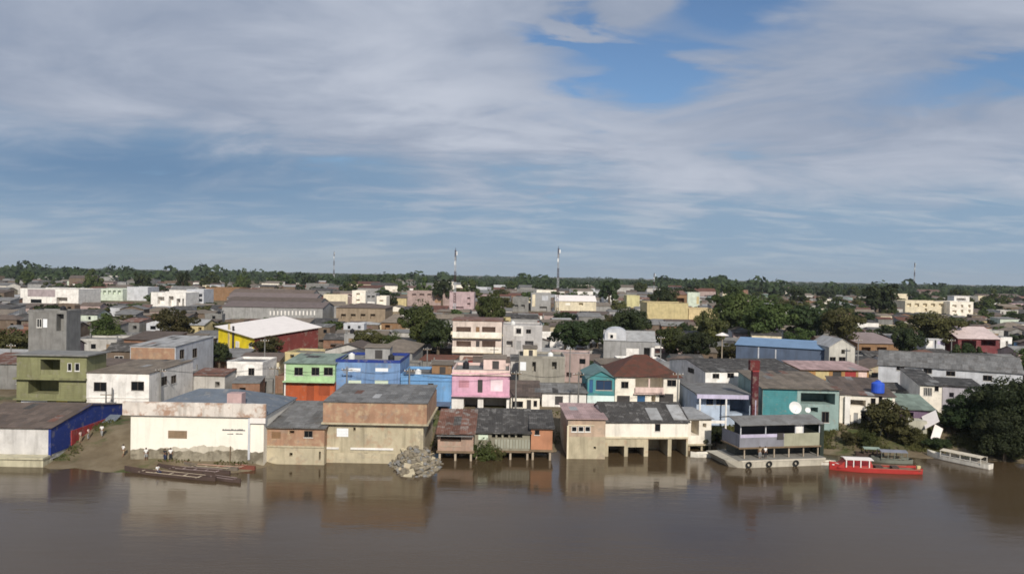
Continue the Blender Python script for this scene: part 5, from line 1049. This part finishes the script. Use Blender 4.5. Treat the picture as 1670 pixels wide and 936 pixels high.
for a in (('olive bush tree on the bank before the white stepped house', 1450, 652, 712, 74, 120, 2), ('green bush growing among the stilts of the gallery house', 786, 712, 748, 46, 108, 0), ('small bush right of the gallery house stilts', 812, 722, 748, 26, 107.6, 2),
          ('weedy shrub beside the white skiff', 1150, 705, 742, 34, 117, 2), ('dark shrub under the little white porch house', 1168, 690, 738, 30, 118.5, 1), ('low shrub below the white stepped house door', 1388, 704, 725, 30, 117.5, 2), ('shrub on the bank left of the person in white', 1415, 700, 728, 34, 117, 0), ('shrub on the bank below the purple-walled shed', 1478, 692, 728, 44, 118, 2), ('shrub behind the covered boats', 1530, 712, 742, 40, 117, 1)):
    px_tree(*a, name='shrub', group='bank shrubs', low=.0)

# ------------------------------------------------------------------ the rest of the town: fill houses and trees between the landmarks
for B in BUILT: PROT.append((B['px'][0], B['px'][1], B['row'][1], B['Y']))
LMS = [(B['lm'], (B['px'][0] + B['px'][1]) / 2, (B['row'][0] + B['row'][1]) / 2) for B in BUILT if B['lm']]
def relation(dx, dy):
    h = 'left' if dx < 0 else 'right'
    if abs(dx) < 22: return 'directly above' if dy < 0 else 'directly below'
    if dy < -14: return f'up and {h} of'
    if dy > 14: return f'down and {h} of'
    return f'{h} of'
def unique(px, py, pre):
    """pre: list of descriptions, most fitting first"""
    c = sorted(LMS, key=lambda l: abs(l[1] - px) + 1.6 * abs(l[2] - py))[:9]
    for d in pre:
        for lm, lx, ly in c[:3]:
            s = f'{d} {relation(px - lx, py - ly)} {lm}'
            if s not in LABELS and len(s.split()) <= 16: return s
    for d in pre:
        for i in range(0, 8):
            s = f'{d} between {c[i][0]} and {c[i + 1][0]}'
            if s not in LABELS and len(s.split()) <= 16: return s
    for d in pre:
        for lm, lx, ly in c:
            s = f'{d}, farther off, {relation(px - lx, py - ly)} {lm}'
            if s not in LABELS and len(s.split()) <= 16: return s
    return None
WCH = [(W_WHITE, 'white', 2.5), (mat('dirty_shaded_white_paint', (.46, .44, .41), streak=.5), 'dirty-and-shaded white', 4), (W_CREAM, 'cream', 1.2), (W_GREY, 'grey', 5), (W_LGREY, 'pale grey', 2.5), (W_CONC, 'concrete grey', 6), (mat('dull_brick_wall', (.24, .135, .09), streak=.45, var=.3), 'brick', 3), (mat('dull_brown_wall', (.15, .11, .08), streak=.45), 'brown', 5), (mat('dull_pink_paint', (.38, .29, .27), streak=.45), 'dull pink', 1.5), (W_PGREEN, 'pale green', 1), (W_OCHRE, 'ochre', 1), (W_PTEAL, 'pale teal', 1), (W_BEIGE, 'beige', 3), (W_BLUE2, 'blue', .4), (W_RED, 'dark red', .4)]  # weathered walls, kept darker: cloud shadow over mid-town is put into these colours
RCH = [(R_GREY, 'grey', 5), (R_TAN, 'tan', 4), (R_BROWN, 'brown', 6), (R_DARK, 'dark', 5), (R_RUST, 'rusty', 2.5), (R_LIGHT, 'light grey', 1.2), (R_RED, 'red-brown', 2), (R_PINK, 'faded pink', .3)]
g = random.Random(21)
def pick(ch): return g.choices(ch, [c[2] for c in ch])[0]
def clash(x, y, w, d):
    for B in BUILT:
        if abs(B['c'].x - x) > 40 or abs(B['c'].y - y) > 40: continue
        if 'O' in B:
            for ax, ay in ((0, 0), (-w / 2, 0), (w / 2, 0), (-w / 2, -d / 2), (w / 2, -d / 2), (-w / 2, d / 2), (w / 2, d / 2), (0, d / 2), (0, -d / 2)):
                q = Vector((x + ax, y + ay, 0)) - Vector((B['O'].x, B['O'].y, 0)); u, v = q.dot(B['ux']), q.dot(B['n'])
                if abs(u) < B['W'] / 2 + .3 and -1.2 < v < B['dep'] + .3: return True
            for c in B['cs'] + [B['c']]:
                if abs(c.x - x) < w / 2 + .2 and abs(c.y - y) < d / 2 + .2: return True
        elif math.hypot(B['c'].x - x, B['c'].y - y) < B['rad'] * .8 + max(w, d) * .4: return True
    for tx, ty, tr in TREES:
        if abs(tx - x) < w / 2 + tr * .3 and abs(ty - y) < d / 2 + tr * .3: return True
    return False
def room(x, y, w, h):
    """largest height at (x, y) that does not hide a landmark standing behind"""
    a, _ = proj((x - w / 2, y, GZ + 3)); c, _ = proj((x + w / 2, y, GZ + 3)); lim = -1e9
    for p0, p1, rb, Y in PROT:
        if Y > y + 1 and p1 > a and p0 < c: lim = max(lim, rb)
    if lim < 0: return h
    zl = atY((a + c) / 2, lim, y).z
    return min(h, zl - GZ)
NH = NT = 0; Y = 141.0; row = 0
while Y < 960:
    X = -Y * .70 + g.uniform(0, 6)
    while X < Y * .70:
        big = Y > 330; w = g.uniform(6, 10.5) * (1 if Y < 300 else 1.3 if Y < 450 else 1.8); d = w * g.uniform(.7, 1.0) if Y < 430 else w * .8
        x, y = X + w / 2, Y + g.uniform(-2, 2) + d / 2; X += w + g.uniform(.3, 2.5) * (1 if Y < 300 else 3)
        px, _ = proj((x, y, GZ + 3))
        if px < -40 or px > 1710: continue
        ptree = (.12 if px < 880 else .22 if px < 1120 else .36) + (.06 if 880 < px < 1120 and Y > 200 else 0)
        if Y > 300: ptree += .16
        if Y > 480: ptree += .22
        if Y > 700: ptree += .18
        if px > 1480 and Y < 240: ptree += .1
        if g.random() < ptree and Y > 170 or (Y > 480 and g.random() < .15):
            h = g.uniform(4.5, 9) if Y < 400 else g.uniform(6, 11.5); tw = h * g.uniform(.9, 1.5); h = room(x, y, tw * .8, h)
            if h < 3 or any(math.hypot(tx - x, ty - y) < tr + tw * .3 for tx, ty, tr in TREES) or clash(x, y, tw * .5, tw * .5) or NT > 285: continue
            k = g.randrange(5); tone = ('green', 'dark green', 'olive', 'tall green', 'broad dark')[k]; p = proj((x, y, GZ + h * .6))
            lb = unique(*p, [f'{tone} tree', f'leafy {tone} tree', f'rounded {tone} tree', f'bushy {tone} tree'])
            if lb is None: continue
            tree(lb, x, y, h, tw, k, 'near' if Y < 230 else 'far', 'town trees', low=.12); NT += 1
            continue
        if NH > 285 or (Y > 330 and g.random() < .3): continue
        if Y > 620 and g.random() < .5: continue
        H = g.choice((3.0, 3.2, 3.4, 5.8, 6.2)) if Y < 420 else g.choice((3.5, 4.5, 6.5, 8.5)); rt = g.choices(('shed', 'gable_x', 'gable_y', 'hip', 'flat'), (4, 4, 1.2, 1.5, 3.2 if Y < 420 else 2))[0]
        rise = {'shed': d * .13, 'gable_x': d * .17, 'gable_y': w * .14, 'hip': d * .2, 'flat': 0}[rt]
        Hm = room(x, y - d / 2, w, H + rise + .4) - .4 - rise
        if Hm < 2.4: 
            rise *= .5; Hm = room(x, y - d / 2, w, H + rise + .4) - .4 - rise
            if Hm < 2.3: continue
        H = min(H, Hm)
        if clash(x, y, w, d):
            w *= .72; d *= .72
            if clash(x, y, w, d): continue
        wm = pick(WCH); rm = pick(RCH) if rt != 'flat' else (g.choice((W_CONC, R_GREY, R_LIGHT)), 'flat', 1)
        st = 'two-storey ' if H > 5 else ''
        kind = 'house' if w < 17 else 'building'
        p = proj((x, y - d / 2, GZ + H))
        rd = f'with {rm[1]} roof' if rt != 'flat' else 'with flat roof'
        lb = unique(*p, [f'{st}{wm[1]} {kind} {rd}', f'plain {st}{wm[1]} {kind} {rd}', f'small {wm[1]} {kind} {rd}'])
        if lb is None: continue
        ops = []; fl = 2 if H > 5 else 1
        for f in range(fl):
            n = max(1, int(w / (2.6 if Y < 260 else 4.0))); zf = f * 3.0
            for i in range(n):
                if g.random() < .72:
                    uc = w * (i + .5) / n + g.uniform(-.2, .2); ww = g.choice((.9, 1.1, 1.3, 1.7)); 
                    if f == 0 and g.random() < .25: ops.append((uc - .5, uc + .5, -.1, min(2.1, H - .2), 'd', g.choice((DOORM, DOORB, BOARD, W_GREY))))
                    elif zf + 2.1 < H - .1: ops.append((uc - ww / 2, uc + ww / 2, zf + 1.0, zf + 2.1, g.choice(('w', 'w', 's', 'b') if Y < 200 else ('w', 's', 'w')), *(() if g.random() < .6 else (g.choice((GLASS, BOARD)),))))
        bands = [(H, wm[0], 'wall')]
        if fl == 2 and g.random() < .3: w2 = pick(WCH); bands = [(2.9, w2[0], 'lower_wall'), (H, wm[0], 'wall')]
        ops = [o for o in ops if not (len(bands) > 1 and o[2] < 2.9 < o[3])]
        r = build_house(kind, lb, kind, Vector((x, y - d / 2, gz(x, y - d / 2))), g.uniform(-.12, .12), w, H, d, bands, (rt, rise, rm[0]), ops, group='town houses' if kind == 'house' else 'far town buildings', detail=2 if Y < 160 else 1, oh=g.uniform(.2, .5))
        BUILT.append(dict(lm=None, c=Vector((x, y, 0)), O=Vector((x, y - d / 2, 0)), ux=Vector((1, 0, 0)), n=Vector((0, 1, 0)), W=w, dep=d, cs=[], Y=y, roof=rt)); NH += 1
        if Y < 260 and g.random() < .4 and H > 2.7:
            u = g.uniform(-w * .35, w * .05); uw = g.uniform(1.8, w * .4); zz = 2.35
            MB().prism([(-1.1, zz - .3), (-.004, zz), (-.004, zz + .05), (-1.1, zz - .25)], u, u + uw, 'x').obj('awning', g.choice((R_RUST, R_LIGHT, R_GREY, R_BROWN)), r)
        if rt == 'flat' and Y < 300 and g.random() < .55:
            hc_ = g.uniform(.5, 1.1)
            if room(x, y, w, H + hc_) >= H + hc_ - .01:
                for sx in (-1, 1):
                    for sy in (.1, .9): MB().box(sx * (w / 2 - .25) - .12, sx * (w / 2 - .25) + .12, d * sy - .12, d * sy + .12, H - .45, H + hc_).obj('column_stub', W_CONC, r)
        if rt == 'flat' and Y < 330 and g.random() < .6:
            tl = unique(*proj((x, y, GZ + H + 1)), ['black roof tank', 'black water tank', 'dark roof tank'] if g.random() < .5 else ['white roof tank', 'white water tank', 'pale roof tank'])
            if tl and room(x, y, 2, H + 2.2) >= H + 2: tank(tl, (x + g.uniform(-w * .3, w * .3), y + g.uniform(-1, 1), GZ + H - .5), .6, 1.2, TANKK if ('black' in tl or 'dark' in tl) else TANKW, .5 if g.random() < .5 else 0)
        elif H > 2.6 and Y < 260 and g.random() < .35 and rt != 'flat':
            ro = [c for c in r.children if c.name.startswith('roof')][0]
            for q in range(g.choice((1, 2))):      # odd replaced sheets on the roof
                if rt == 'shed':
                    u = g.uniform(-w * .4, w * .3); s = rise / d; y0 = g.uniform(.3, d * .5); y1 = y0 + g.uniform(1.5, 2.8); o2 = H + .125 + .01 * q
                    MB().prism([(y0, o2 + y0 * s), (y1, o2 + y1 * s), (y1, o2 + y1 * s + .03), (y0, o2 + y0 * s + .03)], u, u + g.uniform(.9, 2.2), 'x').obj('roof_patch_sheet', g.choice((R_LIGHT, R_RUST, R_DARK)), ro)
    Y += max(11.0, Y * .075); row += 1
# low sheds and lean-tos crowding the yards between the houses
NS = 0; Y = 137.0
while Y < 430:
    X = -Y * .70 + g.uniform(0, 4)
    while X < Y * .70:
        w = g.uniform(4.5, 8.5) * (1 if Y < 240 else 1.3); d = w * g.uniform(.6, .95); x, y = X + w / 2, Y + d / 2 + g.uniform(-2.5, 2.5); X += w + g.uniform(.2, 3.0)
        px, _ = proj((x, y, GZ + 2)); 
        if px < -20 or px > 1690 or NS > 280: continue
        H = g.uniform(2.3, 3.2) if g.random() < .6 else g.uniform(3.4, 5.6); rise = d * g.uniform(.08, .2); rt = g.choice(('shed', 'shed', 'gable_x', 'gable_y'))
        if rt == 'gable_y': rise = w * .13
        H = min(H, room(x, y - d / 2, w, H + rise + .3) - rise - .3)
        if H < 2.0 or clash(x, y, w * .92, d * .92): continue
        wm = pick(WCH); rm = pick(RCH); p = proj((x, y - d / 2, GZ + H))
        lb = unique(*p, [f'{wm[1]} shed with {rm[1]} roof', f'low {wm[1]} shed with {rm[1]} roof', f'little {wm[1]} lean-to with {rm[1]} roof'])
        if lb is None: continue
        ops = []
        for q in range(g.choice((1, 2))):
            u = g.uniform(.6, w - 1.6); 
            if not any(abs(o[0] - u) < 1.7 for o in ops): ops.append((u, u + g.uniform(.8, 1.4), g.choice((-.1, .9)), min(1.95, H - .15), g.choice('dos') if Y < 220 else g.choice('ds')))
        build_house('shed', lb, 'shed', Vector((x, y - d / 2, gz(x, y - d / 2))), g.uniform(-.35, .35), w, H, d, [(H, wm[0], 'wall')], (rt, rise, rm[0]), ops, group='yard sheds', detail=1, oh=g.uniform(.15, .5))
        BUILT.append(dict(lm=None, c=Vector((x, y, 0)), O=Vector((x, y - d / 2, 0)), ux=Vector((1, 0, 0)), n=Vector((0, 1, 0)), W=w, dep=d, cs=[], Y=y, roof=rt)); NS += 1
    Y += max(7.5, Y * .05)
# the far edge of the town, scattered pale buildings among trees
NF = 0
for k in range(900):
    y = 430 * (1300 / 430) ** g.random(); x = y * g.uniform(-.68, .68); px, _ = proj((x, y, GZ + 3))
    if NF > 190 or (px > 1150 and g.random() < .45): continue
    w = g.uniform(9, 20) * (1 if y < 700 else 1.5); d = w * .7; H = g.choice((3.5, 4.5, 6.5, 9.5)); rt = g.choice(('flat', 'gable_x', 'shed')); rise = 0 if rt == 'flat' else d * .15
    H = min(H, room(x, y - d / 2, w, H + rise + .4) - rise - .4)
    if H < 2.8 or clash(x, y, w, d): continue
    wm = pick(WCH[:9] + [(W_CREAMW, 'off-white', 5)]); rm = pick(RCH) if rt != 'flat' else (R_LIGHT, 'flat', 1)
    lb = unique(*proj((x, y, GZ + H)), [f'distant {wm[1]} building with {rm[1]} roof', f'faint {wm[1]} building with {rm[1]} roof', f'tiny distant {wm[1]} block'])
    if lb is None: continue
    ops = [] if y > 800 else [(w * (i + .3) / 4, w * (i + .7) / 4, z, z + 1.2, 's') for i in range(4) for z in ((1.2, 4.2) if H > 6 else (1.2,)) if g.random() < .7]
    build_house('distant_building', lb, 'building', Vector((x, y - d / 2, GZ)), g.uniform(-.3, .3), w, H, d, [(H, wm[0], 'wall')], (rt, rise, rm[0]), ops, group='far town buildings', detail=0, oh=.3)
    BUILT.append(dict(lm=None, c=Vector((x, y, 0)), O=Vector((x, y - d / 2, 0)), ux=Vector((1, 0, 0)), n=Vector((0, 1, 0)), W=w, dep=d, cs=[], Y=y, roof=rt)); NF += 1
# what is left between them: hundreds of tiny far roofs that read as one mass
def distant_housing():
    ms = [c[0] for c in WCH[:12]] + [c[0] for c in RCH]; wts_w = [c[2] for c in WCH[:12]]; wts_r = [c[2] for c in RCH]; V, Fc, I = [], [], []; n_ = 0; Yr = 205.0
    while Yr < 950 and n_ < 1500:
        X = -Yr * .69
        while X < Yr * .69:
            w = g.uniform(5, 9.5) * (1 if Yr < 420 else 1.4); d = w * g.uniform(.6, .9); x, y = X + w / 2, Yr + d / 2 + g.uniform(-2, 2); X += w + g.uniform(.3, 4.5)
            px, _ = proj((x, y, GZ + 2))
            if px < -10 or px > 1680 or g.random() < (.12 if px < 1150 else .4) + (.25 if Yr > 550 else 0): continue
            H = g.uniform(2.4, 3.6) if g.random() < .65 else g.uniform(4.5, 6.5); rise = d * g.uniform(.08, .22); H = min(H, room(x, y - d / 2, w, H + rise + .2) - rise - .2)
            if H < 1.9 or clash(x, y, w * .85, d * .85): continue
            a = g.uniform(-.3, .3); ca, sa = math.cos(a), math.sin(a); b0 = len(V); fr = g.random() < .5
            def T(u, v, z): return (x + ca * u - sa * v, y + sa * u + ca * v, GZ + z)
            hw, hd = w / 2, d / 2; V += [T(-hw, -hd, -.4), T(hw, -hd, -.4), T(hw, hd, -.4), T(-hw, hd, -.4), T(-hw, -hd, H), T(hw, -hd, H), T(hw, hd, H + (rise if fr else 0)), T(-hw, hd, H + (rise if fr else 0)), T(-hw, 0, H + rise), T(hw, 0, H + rise)]
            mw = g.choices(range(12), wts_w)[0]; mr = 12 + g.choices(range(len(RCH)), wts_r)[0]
            fs = [(0, 1, 5, 4), (1, 2, 6, 5), (3, 0, 4, 7), (2, 3, 7, 6)]; Fc += [tuple(i + b0 for i in f) for f in fs]; I += [mw] * 4
            if not fr: Fc += [(b0 + 5, b0 + 6, b0 + 9), (b0 + 7, b0 + 4, b0 + 8)]; I += [mw] * 2
            o_ = .3; b1 = len(V); zr = H + rise + .06; ze = H + .04
            if fr: V += [T(-hw - o_, -hd - o_, ze - .05), T(hw + o_, -hd - o_, ze - .05), T(hw + o_, hd + o_, zr), T(-hw - o_, hd + o_, zr)]; Fc += [(b1, b1 + 1, b1 + 2, b1 + 3)]; I += [mr]
            else: V += [T(-hw - o_, -hd - o_, ze - .05), T(hw + o_, -hd - o_, ze - .05), T(hw + o_, 0, zr), T(-hw - o_, 0, zr), T(hw + o_, hd + o_, ze - .05), T(-hw - o_, hd + o_, ze - .05)]; Fc += [(b1, b1 + 1, b1 + 2, b1 + 3), (b1 + 3, b1 + 2, b1 + 4, b1 + 5)]; I += [mr] * 2
            for k in range(g.choice((1, 2, 3))):
                u = g.uniform(-hw + .8, hw - .8); b2 = len(V); z0 = g.choice((.1, .9)); V += [T(u - .45, -hd - .02, z0), T(u + .45, -hd - .02, z0), T(u + .45, -hd - .02, min(2.0, H - .2)), T(u - .45, -hd - .02, min(2.0, H - .2))]; Fc += [(b2, b2 + 1, b2 + 2, b2 + 3)]; I += [12 + len(RCH)]
            n_ += 1; BUILT.append(dict(lm=None, c=Vector((x, y, 0)), O=Vector((x, y - d / 2, 0)), ux=Vector((1, 0, 0)), n=Vector((0, 1, 0)), W=w, dep=d, cs=[], Y=y, roof='x'))
        Yr += max(7.0, Yr * .03)
    me = bpy.data.meshes.new('distant_housing'); me.from_pydata(V, [], Fc)
    for m_ in ms + [GLASS]: me.materials.append(m_)
    me.polygons.foreach_set('material_index', I); me.update()
    o = link('distant_housing', me); o['kind'] = 'stuff'; o['label'] = 'crowded mass of tiny far roofs between the larger houses'
distant_housing()

for px_, top_, w_ in SKY_T:
    Yt = g.uniform(620, 980); p = atY(px_, top_ + g.uniform(1, 5), Yt); lb = unique(px_, top_, ['skyline tree', 'dark skyline tree', 'rounded skyline tree'])
    if lb and p.z - GZ > 6: tree(lb, p.x, p.y, p.z - GZ, w_ / F * Yt, g.choice((0, 1, 1, 3)), 'far', 'skyline trees', low=.05)
# clutter on the flat roofs of the named houses
for lm_, u, v, m, hh, lb in (('the tall blue house', .33, 2.2, TANKK, 1.3, 'black water tank on the tall blue house'), ('the tall blue house', -.35, 5, TANKW, 1.1, 'white water tank on the tall blue house'), ('the lower blue house', -.2, 3, TANKW, 1.0, 'white water tank on the lower blue house'),
                             ('the pink house', -.3, 6, TANKK, 1.3, 'black water tank on the pink house'), ('the bare concrete block', .2, 3, TANKW, 1.0, 'white water tank on the bare concrete block'), ('the pale grey house', -.25, 3, TANKW, 1.2, 'white water tank on the pale grey house'), ('the raw concrete tower house', .1, 4, TANKK, 1.2, 'black water tank on the raw concrete tower house')):
    B = [q for q in BUILT if q['lm'] == lm_][0]; p = B['O'] + B['ux'] * (u * B['W']) + B['n'] * v
    tank(lb, (p.x, p.y, B['O'].z + B['H'] - .5), .55, hh, m)
def roof_room(lm_, u0, u1, v, h, m, lb):
    B = [q for q in BUILT if q['lm'] == lm_][0]; p = B['O'] + B['n'] * v
    r = empty('roof_shed', (p.x, p.y, B['O'].z + B['H'] - .5), B['yaw']); tag(r, lb, 'shed'); W = B['W']
    MB().box(u0 * W, u1 * W, 0, 3.0, 0, h).obj('wall', m, r); MB().prism([(-.3, h + .01), (3.3, h + .35), (3.3, h + .42), (-.3, h + .08)], u0 * W - .2, u1 * W + .2, 'x').obj('roof', R_TAN, r); MB().box((u0 * .6 + u1 * .4) * W, (u0 * .3 + u1 * .7) * W, -.05, -.004, .1, h * .8).obj('door', DOORM, r)
roof_room('the tall blue house', -.15, .25, 6, 2.0, W_GREY, 'small grey roof shed on the tall blue house')
roof_room('the lower blue house', .05, .45, 5, 1.6, W_BROWN, 'brown roof shed on the lower blue house')
roof_room('the pink house', .02, .42, 5.5, 1.9, W_PALEPINK, 'pale pink roof shed on the pink house')
roof_room('the bare concrete block', -.4, -.1, 4, 1.6, W_CREAM, 'cream roof shed on the bare concrete block')

# overhead lines strung between the poles along the street
def wire(label, a, b_, sag=.8):
    a, b_ = Vector(a), Vector(b_); mb = MB(); n = 8; pts = [a.lerp(b_, i / n) - Vector((0, 0, sag * 4 * (i / n) * (1 - i / n))) for i in range(n + 1)]
    for i in range(n): mb.tube(pts[i], pts[i + 1], .022, n=4, caps=False)
    tag(mb.obj('power_line', RUBBER), label, 'cable', 'overhead power lines')
SP = []
for k, (px_, t_, Y_) in enumerate(((262, 600, 127), (448, 596, 127), (566, 598, 127), (668, 600, 126.5), (842, 604, 127), (944, 606, 128), (1106, 606, 127))):
    nm = ('the plain white house', 'the mint and orange house', 'the tall blue house', 'the lower blue house', 'the low cream house', 'the small teal house', 'the lilac veranda house')[k]
    pole(f'street pole with crossarm in front of {nm}', px_, t_, Y_); p = atY(px_, t_, Y_); SP.append((p, nm))
for (a, na), (b_, nb_) in zip(SP, SP[1:]):
    for off, wd_ in ((-.8, 'left'), (.3, 'right')): wire(f'{wd_} power line from {na} to {nb_}', a + Vector((off, 0, -.25)), b_ + Vector((off, 0, -.25)))
# ------------------------------------------------------------------ far woodland and bank grass (nobody could count these)
def leaves_mesh(name, pos, nrm, s, m, asp=.55):
    n = len(pos); q = np.random.default_rng(9); t = np.cross(nrm, q.normal(size=(n, 3))); t /= np.linalg.norm(t, axis=1)[:, None]; w = np.cross(nrm, t); s = s[:, None]
    v = np.stack([pos - t * s, pos - w * s * asp, pos + t * s, pos + w * s * asp], 1).reshape(-1, 3)
    me = bpy.data.meshes.new(name); me.vertices.add(len(v)); me.vertices.foreach_set('co', v.ravel().astype(np.float32)); me.loops.add(len(v)); me.loops.foreach_set('vertex_index', np.arange(len(v), dtype=np.int32))
    me.polygons.add(n); me.polygons.foreach_set('loop_start', np.arange(0, len(v), 4, dtype=np.int32)); me.polygons.foreach_set('loop_total', np.full(n, 4, dtype=np.int32)); me.update(calc_edges=True); me.materials.append(m); return me
def woodland():
    q = np.random.default_rng(5); nc = 5200
    yy = 950 * (4600 / 950) ** q.random(nc); xx = yy * q.uniform(-.76, .76, nc); hh = (q.uniform(6, 12, nc) * np.where(q.random(nc) < .12, 1.5, 1) + 3.0 * np.sin(xx * .006 + yy * .003) * np.sin(xx * .017)) * np.where((yy < 1700) & (np.sin(xx * .021 + 1.3 * np.sin(xx * .007)) > .35), 1.55, 1.0); ww = hh * q.uniform(.8, 1.5, nc) * np.where(yy > 1800, 1.8, 1.1)
    keep = q.random(nc) < np.clip((yy - 850) / 600, .18, 1); xx, yy, hh, ww = xx[keep], yy[keep], hh[keep], ww[keep]; nc = len(xx)
    k = 46; idx = np.repeat(np.arange(nc), k); d = q.normal(size=(len(idx), 3)); d /= np.linalg.norm(d, axis=1)[:, None]
    c = np.stack([xx, yy, GZ + hh * .5], 1)[idx]; pos = c + d * np.stack([ww, ww, hh], 1)[idx] * .5 * q.uniform(.75, 1.1, len(idx))[:, None]
    nr = d + q.normal(size=d.shape) * .4; nr /= np.linalg.norm(nr, axis=1)[:, None]
    o = link('woodland', leaves_mesh('woodland', pos, nr, (hh * .17 * q.uniform(.8, 1.6, nc))[idx], LEAF[1], .7)); o['kind'] = 'stuff'; o['label'] = 'dark continuous woodland along the whole horizon'
woodland()
def bank_grass():
    q = np.random.default_rng(8); P = []
    while len(P) < 26000:
        x = q.uniform(33, 80) if q.random() < .7 else q.uniform(-60, 33); y = q.uniform(100, 128); z = gz(x, y)
        if z < .25 or (x < 33 and (y < shore(x) + 2.5 or q.random() < .4)) or (-58 < x < -46): continue
        if math.sin(x * .8 + 1.3 * math.sin(y * .6)) + q.normal() * .5 < .0: continue
        P.append((x, y, z + .1))
    P = np.array(P); n = q.normal(size=P.shape); n[:, 2] *= .25; n /= np.linalg.norm(n, axis=1)[:, None]
    o = link('grass', leaves_mesh('grass', P + n * .02 + np.array([0, 0, .08]), n, q.uniform(.12, .32, len(P)), LEAF[2], .4)); o['kind'] = 'stuff'; o['label'] = 'rough olive grass and weeds on the river bank'
bank_grass()

# ------------------------------------------------------------------ thin air
hm = bpy.data.materials.new('thin_haze'); hm.use_nodes = True; nt = hm.node_tree; nt.nodes.clear()
pv = nt.nodes.new('ShaderNodeVolumePrincipled'); pv.inputs['Color'].default_value = (.80, .87, .95, 1); pv.inputs['Density'].default_value = .00006; pv.inputs['Anisotropy'].default_value = .2
ho = nt.nodes.new('ShaderNodeOutputMaterial'); nt.links.new(pv.outputs[0], ho.inputs['Volume'])
hz_ = MB().box(-9200, 9200, -1000, 9800, -4, 130).obj('haze', hm); hz_['kind'] = 'stuff'; hz_['label'] = 'thin blue air over the far town'
